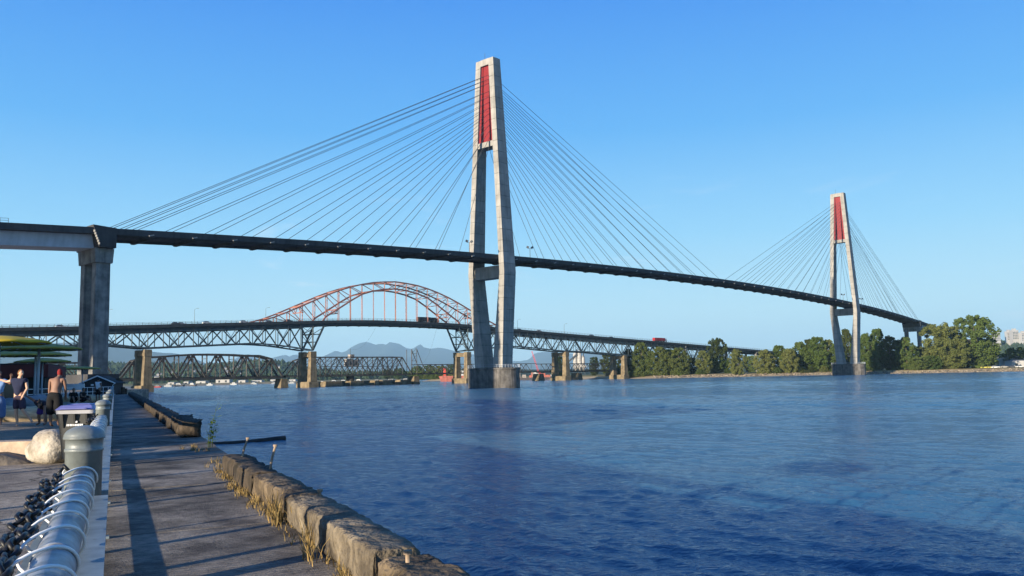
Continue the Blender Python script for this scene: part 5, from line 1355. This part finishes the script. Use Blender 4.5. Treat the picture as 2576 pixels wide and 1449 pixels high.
    if bottom:
        bc = [[V4(mid(pel, che, .22), .125), V4(pel, .145)]]
        for s in 'LR':
            hp, kn, an = J['hip' + s], J['kn' + s], J['an' + s]
            e = mid(hp, kn, min(1, long_bottom)) if long_bottom <= 1 else mid(kn, an, long_bottom - 1)
            k_ = 1.28 if long_bottom > 1 else 1.0
            row = [V4(pel, .15), V4(hp, .12 * k_), V4(mid(hp, kn, .5), .108 * k_)]
            if long_bottom > 1: row.append(V4(kn, .105 * k_))
            bc.append(row + [V4(e, .1 * k_)])
        skin_obj('shorts', bc, bottom, t, Mx)
    return t
def stand(**kw):
    J = dict(pelvis=(0, 0, .93), chest=(0, 0, 1.30), neck=(0, 0, 1.48), head=(0, 0, 1.58), shL=(-.18, 0, 1.40), shR=(.18, 0, 1.40), elL=(-.24, 0, 1.12), elR=(.24, 0, 1.12), wrL=(-.25, -.06, .87), wrR=(.25, -.06, .87),
             hipL=(-.1, 0, .88), hipR=(.1, 0, .88), knL=(-.11, -.02, .49), knR=(.11, -.02, .49), anL=(-.11, .02, .09), anR=(.11, .02, .09), toL=(-.12, -.17, .035), toR=(.12, -.17, .035))
    J.update(kw); return J
SZ = 3.17
p = at(45, 1070, 26)
person((p.x, p.y, SZ), 0, stand(face=(.8, -.6, 0), head=(.05, -.03, 1.57), neck=(.02, -.01, 1.48), shL=(-.19, 0, 1.40), elL=(-.40, .02, 1.36), wrL=(-.62, .0, 1.44), elR=(.26, -.02, 1.14), wrR=(.19, -.12, .93),
       hipL=(-.07, 0, .88), hipR=(.08, 0, .88), knL=(-.04, -.06, .49), anL=(-.02, .0, .09), toL=(.05, -.15, .035), knR=(.20, -.12, .50), anR=(.40, -.02, .20), toR=(.50, -.12, .12)),
       'standing man in navy T-shirt and dark shorts with one arm stretched out', SKIN, HAIR_B, cloth('navy_cloth', (.014, .018, .045)), cloth('dark_shorts', (.05, .035, .055)))
p = at(136, 1076, 25)
person((p.x, p.y, SZ), 0, stand(face=(-.1, .9, -.4), pelvis=(.0, 0, .96), chest=(.02, .06, 1.30), neck=(.02, .14, 1.46), head=(.02, .20, 1.53), shL=(-.19, .08, 1.39), elL=(-.25, .14, 1.10), wrL=(-.26, .2, .85), shR=(.21, .08, 1.39), elR=(.24, .12, 1.10), wrR=(.2, .22, .9), toL=(-.13, .17, .035), toR=(.12, .17, .035), anL=(-.10, -.0, .09)),
       'bare-backed man in long black shorts with his head bowed', SKIN_T, HAIR_D, None, cloth('black_cloth', (.006, .006, .007)), long_bottom=1.35, cap=cloth('red_black_cap', (.22, .02, .02)))
p = at(104, 1074, 26.4)
person((p.x, p.y, SZ), 0, stand(face=(.2, -.5, -.8), pelvis=(0, .1, .60), chest=(.05, -.15, .72), neck=(.08, -.28, .72), head=(.1, -.36, .66), shL=(-.08, -.2, .76), elL=(-.2, -.25, .86), wrL=(-.36, -.25, .95), shR=(.18, -.2, .70), elR=(.24, -.28, .48), wrR=(.26, -.3, .26),
       hipL=(-.08, .1, .56), hipR=(.08, .1, .56), knL=(-.11, .02, .32), knR=(.1, .02, .32), anL=(-.12, .1, .07), anR=(.1, .1, .07), toL=(-.14, -.06, .03), toR=(.1, -.06, .03)),
       'child in purple-blue shorts bending over between the two men', SKIN_T, HAIR_D, cloth('dark_top', (.02, .018, .03)), cloth('purple_cloth', (.06, .035, .22)), sc=.95)
p = at(-8, 1075, 27)
person((p.x, p.y, SZ), rad(20), stand(face=(.6, -.8, 0), elR=(.34, -.02, 1.30), wrR=(.36, -.1, 1.5)), 'person in light blue clothes standing at the end of the outstretched arm', SKIN_T, HAIR_D, cloth('light_blue_cloth', (.25, .38, .58)), cloth('blue_trousers', (.10, .16, .30)), long_bottom=1.7)
p = at(246, 1008, 58)
person((p.x, p.y, SZ), rad(-10), stand(face=(.1, 1, 0)), 'person in a white vest and black shorts standing on the beach', SKIN_T, HAIR_D, cloth('white_cloth', (.7, .7, .72)), MATS['black_cloth'], sleeves=.05, sc=.95)
def sit(**kw):
    J = stand(pelvis=(0, 0, .22), chest=(0, -.06, .58), neck=(0, -.08, .76), head=(0, -.1, .86), shL=(-.18, -.05, .68), shR=(.18, -.05, .68), elL=(-.26, -.16, .46), elR=(.26, -.16, .46), wrL=(-.16, -.36, .42), wrR=(.16, -.36, .42),
              hipL=(-.1, -.05, .19), hipR=(.1, -.05, .19), knL=(-.16, -.42, .48), knR=(.16, -.42, .48), anL=(-.14, -.62, .08), anR=(.14, -.62, .08), toL=(-.14, -.78, .035), toR=(.14, -.78, .035)); J.update(kw); return J
p = at(183, 1004, 54); person((p.x, p.y, SZ), rad(50), sit(), 'person in dark clothes sitting upright on the shaded sand', SKIN_T, HAIR_D, MATS['black_cloth'], MATS['black_cloth'], sleeves=.9)
p = at(206, 1004, 55); person((p.x, p.y, SZ), rad(80), sit(knL=(-.14, -.5, .3), anL=(-.1, -.85, .08), toL=(-.1, -.95, .12)), 'person in dark clothes sitting with legs stretched out on the shaded sand', SKIN_T, HAIR_D, MATS['black_cloth'], MATS['black_cloth'])

# ------------------------------------------------------------------ traffic on the steel bridge
TYRE = mat('tyre', (.015, .015, .016), .9, .1)
def car_at(s, u, z, ang, col, label, group, kind='car'):
    t = thing(kind, PA(s, u, z), label, kind, group, rz=ang); Mx = WM[t.name]; m = mat('car_paint_%s' % '_'.join('%02d' % int(c * 99) for c in col), col, .3, .05, 1, spec=.6)
    q = MB()
    def slab(x0, x1, w0, z0, X0, X1, w1, z1): q.hexa([(x0, -w0, z0), (x1, -w0, z0), (x1, w0, z0), (x0, w0, z0)], [(X0, -w1, z1), (X1, -w1, z1), (X1, w1, z1), (X0, w1, z1)])
    slab(-2.2, 2.2, .88, .3, -2.15, 2.1, .86, .85); part('body', q.mesh(m), t, Mx)
    q = MB(); slab(-1.9, 1.0, .82, .855, -1.4, .45, .66, 1.42); part('cabin', q.mesh(GLASS), t, Mx)
    q = MB(); slab(-1.38, .43, .66, 1.424, -1.3, .35, .6, 1.47); part('roof', q.mesh(m), t, Mx)
    for x in (-1.35, 1.35):
        for y in (-.8, .8): q = MB(); q.tube([(x, y - .1, .32), (x, y + .1, .32)], .32, 12); part('wheel', q.mesh(TYRE), t, Mx)
    return t
ang = pi / 2 - BZ
cols = [((.5, .5, .5), 'silver'), ((.04, .04, .05), 'black'), ((.6, .6, .58), 'white'), ((.10, .12, .16), 'dark blue'), ((.3, .3, .32), 'grey')]
where = {-128: 'near the left end of the truss bridge', -118: 'behind another by the truss bridge left end', -76: 'above the first concrete pier', -72: 'beside another above the first concrete pier', -60: 'right of the first concrete pier', -40: 'just before the arch begins', -24: 'at the foot of the arch', -14: 'under the first arch panels',
         132: 'just right of the arch, partly behind the tower', 162: 'above the right-hand trusses', 178: 'second above the right-hand trusses', 232: 'before the fourth concrete pier', 258: 'above the last concrete pier'}
for i, (s, tx) in enumerate(where.items()):
    c, nm = cols[(i * 3) % 5]; car_at(s, 4.5 if i % 3 else 1.5, adk(s) - .1, ang, c, '%s car on the road deck %s' % (nm, tx), 'cars crossing the steel truss bridge')
def truck(s, u, ang, box, cab, label, cx_=0):
    t = thing('truck', PA(s, u, adk(s) - .1), label, 'truck', rz=ang); Mx = WM[t.name]
    q = MB(); qbox(q, -6.5, 2.6, -1.25, 1.25, 1.1, 3.5); part('cargo_box', q.mesh(box), t, Mx)
    q = MB(); qbox(q, 3.0, 6.6, -1.25, 1.25, 1.1, 3.4); part('trailer_box', q.mesh(box), t, Mx)
    q = MB(); q.hexa([(7.0, -1.2, .6), (9.4, -1.2, .6), (9.4, 1.2, .6), (7.0, 1.2, .6)], [(7.0, -1.15, 3.0), (8.7, -1.15, 3.0), (8.7, 1.15, 3.0), (7.0, 1.15, 3.0)]); cb = part('cab', q.mesh(cab), t, Mx)
    q = MB(); q.hexa([(9.20, -1, 1.7), (9.26, -1, 1.7), (9.26, 1, 1.7), (9.20, 1, 1.7)], [(8.86, -.95, 2.9), (8.92, -.95, 2.9), (8.92, .95, 2.9), (8.86, .95, 2.9)]); part('windscreen', q.mesh(GLASS), cb, Mx)
    q = MB(); qbox(q, -6.5, 8.8, -.6, .6, .7, 1.1); part('chassis', q.mesh(TYRE), t, Mx)
    for x in (-5.6, -4.5, -3.4, 4.2, 5.3, 8.2):
        for y in (-1.1, 1.1): q = MB(); q.tube([(x, y - .15, .5), (x, y + .15, .5)], .5, 12); part('wheel', q.mesh(TYRE), t, Mx)
truck(312, 4.6, ang, mat('truck_red', (.30, .015, .022), .5, .1), mat('truck_cab', (.5, .5, .52), .4, .1), 'red box truck with a pale cab crossing the truss bridge')
truck(80, 4.6, ang, mat('truck_dark', (.035, .03, .03), .6, .1), MATS['truck_dark'], 'long dark truck crossing under the orange arch')

# ------------------------------------------------------------------ far shore: houses, boats, sheds, cranes
WH = mat('white_render', (.40, .39, .37), .8, .1, .3, rnd=.12); ROOF_G = mat('roof_grey', (.14, .14, .15), .8, .2, .3)
def shed(p, w, d, h, label, m=WH, rm=ROOF_G, group=None, cat='building', name='warehouse', rz=0, roof=.18):
    t = thing(name, p, label, cat, group, rz); Mx = WM[t.name]
    q = MB(); qbox(q, -w / 2, w / 2, 0, d, 0, h); part('wall', q.mesh(m), t, Mx)
    q = MB(); e = .3; q.add([(-w / 2 - e, -e, h), (w / 2 + e, -e, h), (w / 2 + e, d + e, h), (-w / 2 - e, d + e, h), (-w / 2 - e, d / 2, h * (1 + roof)), (w / 2 + e, d / 2, h * (1 + roof))], [(0, 1, 5, 4), (2, 3, 4, 5), (0, 4, 3), (1, 2, 5), (3, 2, 1, 0)]); part('roof', q.mesh(rm), t, Mx)
    n = max(1, int(w / 7))
    for i in range(n): x = -w / 2 + (i + .5) * w / n; q = MB(); qbox(q, x - 1.1, x + 1.1, -.05, 0, h * .2, h * .6); part('window', q.mesh(GLASS), t, Mx)
    return t
def shore_shed(px, wpx, hpx, D, label, **k):
    return shed((xat(px, D), D, 1.8), wpx / FPX * D, k.pop('d', 14), hpx / FPX * D, label, **k)
shore_shed(560, 34, 13, 1140, 'large white warehouse on the far shore seen under the curved railway truss')
shore_shed(505, 24, 7, 1130, 'long white shed on the far shore left of the large warehouse')
shore_shed(468, 12, 7, 1060, 'small white shed on the far shore beside the moored barges')
shore_shed(606, 22, 7, 1150, 'low white shed on the far shore just right of the large warehouse')
shore_shed(645, 26, 6, 1170, 'low grey-roofed shed between the white sheds and the railway pier')
shore_shed(690, 20, 7, 1190, 'white shed on the far shore left of the railway pier')
shore_shed(735, 16, 6, 1210, 'white shed on the far shore right of the railway pier')
shore_shed(430, 16, 6, 1040, 'narrow white shed on the far shore beside the first concrete pier')
hb = random.Random(8)
for i in range(30):
    px = hb.choice((hb.uniform(560, 760), hb.uniform(400, 760), hb.uniform(560, 720))); q_ = hb.uniform(.15, .75); D = 2900 - 1200 * (1 - q_)
    top = at(px, smooth_tab(hillp, px), 2900); z = max(top.z, 2) * q_ ** 1.25
    shed((top.x * (.35 * D / 2900 + .65), D, z + 3), hb.uniform(9, 17), 9, hb.uniform(5, 8), 'small white house among trees on the far wooded hillside', group='houses on the far hillside', cat='house', name='house', roof=.5)
for i in range(12):
    px = hb.uniform(2490, 2576); q_ = hb.uniform(.3, .8); D = 2900 - 1200 * (1 - q_); top = at(px, smooth_tab(hillp, px), 2900)
    shed((top.x * (.35 * D / 2900 + .65), D, max(top.z, 2) * q_ ** 1.25 + 3), hb.uniform(10, 20), 9, hb.uniform(5, 9), 'small pale house on the wooded hill below the white tower blocks', group='houses below the tower blocks', cat='house', name='house', roof=.4)
# white tower blocks on the hill
def block(px, y0, y1, wpx, D, label):
    z0 = at(px, y1, D).z - 25; z1 = at(px, y0, D).z; w = wpx / FPX * D; t = thing('tower_block', (xat(px, D), D, z0), label, 'tower block'); Mx = WM[t.name]; h = z1 - z0
    q = MB(); qbox(q, -w / 2, w / 2, 0, w, 0, h); part('wall', q.mesh(WH), t, Mx)
    q = MB(); qbox(q, -w / 4, w / 4, w * .2, w * .7, h, h + 5); part('roof_house', q.mesh(WH), t, Mx)
    n = int((h - 26) / 5)
    for i in range(n):
        for k in range(4): x = -w / 2 + (k + .5) * w / 4; q = MB(); qbox(q, x - w * .075, x + w * .075, -.5, 0, 27 + i * 5, 29.6 + i * 5); part('window', q.mesh(GLASS), t, Mx)
block(2518, 836, 858, 14, 2700, 'pale tower block on the hill, left of its taller neighbours'); block(2549, 833, 856, 12, 2750, 'tower block with dark windows between two white ones on the hill'); block(2564, 830, 854, 15, 2720, 'tallest white tower block on the far hill'); block(2586, 836, 858, 14, 2700, 'white tower block at the right end of the hilltop row')
# moored boats and barges
HULLW = mat('hull_white', (.42, .42, .4), .5, .1, .5); HULLR = mat('hull_red', (.42, .05, .03), .6, .3, .6); HULLD = mat('hull_dark', (.06, .055, .06), .6, .3, .6); BARGE = mat('barge_rust', (.34, .11, .08), .85, .3, .4, streak=.3)
def boat(px, D, L_, hull, label, cab=True, group=None, rz=0, name='boat', tall=1.0):
    t = thing(name, (xat(px, D), D, 0), label, 'boat', group, rz); Mx = WM[t.name]; w = L_ * .14; h = L_ * .09 + .5
    q = MB(); q.add([(-L_ / 2, -w, -.3), (L_ * .35, -w, -.3), (L_ * .46, 0, -.3), (L_ * .35, w, -.3), (-L_ / 2, w, -.3), (-L_ / 2, -w * 1.2, h), (L_ * .35, -w * 1.2, h), (L_ / 2, 0, h * 1.3), (L_ * .35, w * 1.2, h), (-L_ / 2, w * 1.2, h)],
          [(4, 3, 2, 1, 0), (5, 6, 7, 8, 9), (0, 1, 6, 5), (1, 2, 7, 6), (2, 3, 8, 7), (3, 4, 9, 8), (4, 0, 5, 9)]); part('hull', q.mesh(hull), t, Mx)
    if cab:
        q = MB(); q.hexa([(-L_ * .3, -w * .8, h), (L_ * .15, -w * .8, h), (L_ * .15, w * .8, h), (-L_ * .3, w * .8, h)], [(-L_ * .28, -w * .7, h + L_ * .14 * tall), (L_ * .06, -w * .7, h + L_ * .14 * tall), (L_ * .06, w * .7, h + L_ * .14 * tall), (-L_ * .28, w * .7, h + L_ * .14 * tall)]); c = part('cabin', q.mesh(HULLW), t, Mx)
        q = MB(); qbox(q, -L_ * .26, L_ * .05, -w * .83, -w * .78, h + L_ * .05, h + L_ * .10); part('window', q.mesh(GLASS), c, Mx)
        q = MB(); q.tube([(-L_ * .1, 0, h + L_ * .14), (-L_ * .1, 0, h + L_ * .32)], .08, 5); part('mast', q.mesh(LAMP), t, Mx)
    return t
GB = 'boats moored along the far shore'
for px, D, L_, h_, lab in ((398, 700, 12, HULLR, 'small red boat moored left of the first concrete pier'), (425, 820, 15, HULLW, 'white motor boat moored right of the first concrete pier'), (452, 830, 22, HULLD, 'long dark boat moored beside the white motor boat'), (486, 860, 16, HULLD, 'dark boat moored third along the far shore'), (530, 900, 14, HULLW, 'white motor boat moored below the large warehouse'), (590, 950, 14, HULLW, 'white boat moored below the low white sheds'), (640, 980, 13, HULLW, 'white boat moored left of the railway pier'), (690, 990, 12, HULLW, 'white cabin boat moored beside the railway pier'), (735, 1000, 12, HULLW, 'white boat moored behind the second concrete pier'),
                       (812, 820, 12, HULLW, 'white boat moored just right of the second concrete pier'), (842, 840, 16, HULLW, 'white cabin cruiser moored behind the fender blocks'), (866, 850, 15, HULLW, 'white cabin cruiser moored next to the swing span pivot'), (905, 860, 22, HULLW, 'large white boat moored behind the swing span pivot'), (950, 850, 18, HULLR, 'red boat moored behind the narrow fender blocks'), (985, 840, 22, HULLR, 'bright red tug moored right of the narrow fender blocks'), (1024, 830, 20, HULLR, 'bright red tug moored beside the gantry pier')):
    boat(px, D + 120, L_ * RNG.uniform(.5, .75), h_, lab, True, GB, rz=RNG.uniform(-.3, .3), tall=1.2 if h_ is not HULLR else .9)
D = 800; t = thing('barge', (xat(1145, D), D, 0), 'rusty red flat barge moored behind the third concrete pier', 'barge'); Mx = WM[t.name]
q = MB(); q.hexa([(-13, -5, -.5), (22, -5, -.5), (22, 5, -.5), (-13, 5, -.5)], [(-15, -5, 5.2), (24, -5, 5.2), (24, 5, 5.2), (-15, 5, 5.2)]); part('hull', q.mesh(BARGE), t, Mx)
q = MB(); qbox(q, 2, 8, -3, 3, 5.2, 10); part('deckhouse', q.mesh(HULLW), t, Mx)
q = MB(); qbox(q, -11, -8.5, -2, 2, 5.2, 12.5); part('winch_tower', q.mesh(HULLR), t, Mx)
q = MB(); qbox(q, 11, 18, -3.5, 3.5, 5.2, 9); part('cargo', q.mesh(HULLR), t, Mx)
D = 600; t = thing('work_barge', (xat(1345, 760), 760, 0), 'low cluttered work barge with timber and scrap behind the tower', 'barge'); Mx = WM[t.name]
q = MB(); qbox(q, -22, 22, -5, 5, -.4, 2.2); part('hull', q.mesh(HULLD), t, Mx)
r = random.Random(6)
for i in range(14):
    w, h = r.uniform(2, 6), r.uniform(1, 5); x = r.uniform(-19, 19); q = MB(); qbox(q, x - w / 2, x + w / 2, -3 + r.uniform(-1, 1), 3, 2.2, 2.2 + h); part('cargo', q.mesh(r.choice((BARGE, MATS['weathered_boards'], HULLW, BARGE))), t, Mx)
CRED = mat('crane_red', (.50, .05, .06), .6, .15, 1)
D = 770; t = thing('lattice_crane', (xat(1352, D), D, 2), 'red lattice crane with its boom raised beside the tower', 'crane'); Mx = WM[t.name]
q = MB(); qbox(q, -3, 3, -2, 2, 1.2, 4.4); part('cab', q.mesh(CRED), t, Mx)
q = MB(); qbox(q, -3, 3, -2.6, 2.6, 0, 1.2); part('tracks', q.mesh(TYRE), t, Mx)
a, b = V((1.5, 0, 3.5)), V((-4.5, 0, 24)); q = MB(); s = V((.7, 0, .2)); y = V((0, .7, 0)); cs = [s + y, s - y, -s - y, -s + y]
for c in cs: q.beam(a + c * .8, b + c * .5, .22)
for i in range(12):
    for j in range(4):
        u, w = a.lerp(b, i / 12) + cs[j] * (.8 - .3 * i / 12), a.lerp(b, (i + 1) / 12) + cs[(j + 1) % 4] * (.8 - .3 * (i + 1) / 12); q.beam(u, w, .13)
part('boom', q.mesh(CRED), t, Mx)
# conveyor plant
PLM = mat('plant_steel', (.36, .35, .33), .8, .35, .5); PLD = mat('conveyor_dark', (.05, .06, .075), .8, .2, .5)
D = 790; t = thing('conveyor_plant', (xat(1455, D), D, 2), 'grey batching plant with silos and a dark sloping conveyor', 'plant'); Mx = WM[t.name]
for x, h, rr in ((-2.6, 21, 1.9), (1.5, 23, 2.2), (5.0, 18, 1.6)):
    q = MB(); q.lathe([(.5, 4.5), (rr, 8), (rr, h), (rr * .5, h + 1.4)], 16, (x, 0, 0)); part('silo', q.mesh(PLM), t, Mx)
for x in (-4, 0, 3, 6):
    q = MB(); q.beam((x, -1.5, 0), (x, -1.5, 9), .5); part('support', q.mesh(PLD), t, Mx)
q = MB(); q.beam((-15, -1.6, 9), (-1, -1.6, 20.5), 1.6, 1.6); part('conveyor', q.mesh(PLD), t, Mx)
q = MB(); qbox(q, -4.5, 7.5, -2.4, 2.4, 8.6, 10.4); part('bin_house', q.mesh(PLM), t, Mx)
q = MB(); q.beam((-.8, -1, 20), (-.8, -1, 25.5), 1.2, 1.2); q.beam((5, -1, 18), (5.4, -1, 23), .8, .8); part('lift_head', q.mesh(PLD), t, Mx)
# white sheds, parked cars and the curved guideway by the right-hand trees
shed((xat(2545, 700), 700, 2.6), 28, 16, 9, 'white flat industrial shed on the bank right of the largest poplar', roof=.08)
shed((xat(2572, 650), 650, 2.6), 14, 10, 5, 'low white shed in front of the industrial shed by the bank', roof=.15)
def park(px, D, col, label):
    p = V((xat(px, D), D, 2.4)); t = car_at(0, 0, 0, RNG.uniform(-.3, .3), col, label, 'vehicles parked on the far bank'); t.matrix_basis = M.Translation(p) @ M.Rotation(RNG.uniform(-.3, .3), 4, 'Z') @ M.Scale(1.25, 4)
park(2478, 616, (.5, .45, .08), 'yellow-green vehicle parked on the bank under the largest poplar'); park(2492, 617, (.5, .45, .08), 'second yellow-green vehicle parked on the bank beside the white van'); park(2505, 616, (.75, .75, .73), 'white vehicle parked on the bank right of the yellow-green ones'); park(2528, 622, (.4, .38, .34), 'grey vehicle parked before the white industrial shed'); park(2548, 620, (.05, .05, .06), 'dark vehicle parked before the white industrial shed'); park(2568, 616, (.6, .6, .58), 'silver vehicle parked at the right end of the bank')
GW = thing('curved_guideway', (xat(2520, 760), 760, 2.5), 'dark elevated guideway curving away behind the largest poplar', 'bridge')
q = MB(); pts = []
for i in range(12):
    k = i / 11; pts.append(V((xat(2440 + 84 * k - 20 * k * k, 700 + 160 * k), 700 + 160 * k, 25 - 4.5 * k)))
for a, b in zip(pts, pts[1:]): q.beam(a, b, 7, 2.6)
wmb('girder', GW, q, CONC_DECK)
for p in (pts[4], pts[8], pts[11]): q = MB(); q.beam(V((p.x, p.y, 2)), p - V((0, 0, 1.2)), 2.6, 2.6); wmb('column', GW, q, CONC_DK)

# ------------------------------------------------------------------ air
hz = bpy.data.materials.new('air'); hz.use_nodes = True; N = hz.node_tree.nodes; N.remove(N['Principled BSDF'])
pv = N.new('ShaderNodeVolumePrincipled'); pv.inputs['Color'].default_value = (.48, .78, 1.0, 1); pv.inputs['Density'].default_value = 5.0e-5; pv.inputs['Anisotropy'].default_value = 0.0
hz.node_tree.links.new(pv.outputs[0], N['Material Output'].inputs['Volume'])
hzx, hzy = 26000, 26000
q = MB(); q.hexa([(-hzx, -1000, -5), (hzx, -1000, -5), (hzx, hzy, -5), (-hzx, hzy, -5)], [(-hzx, -1000, 1050), (hzx, -1000, 1050), (hzx, hzy, 1050), (-hzx, hzy, 1050)])
o = part('haze', q.mesh(hz)); tag(o, 'thin pale summer haze over the river and hills', 'haze', kind='stuff')
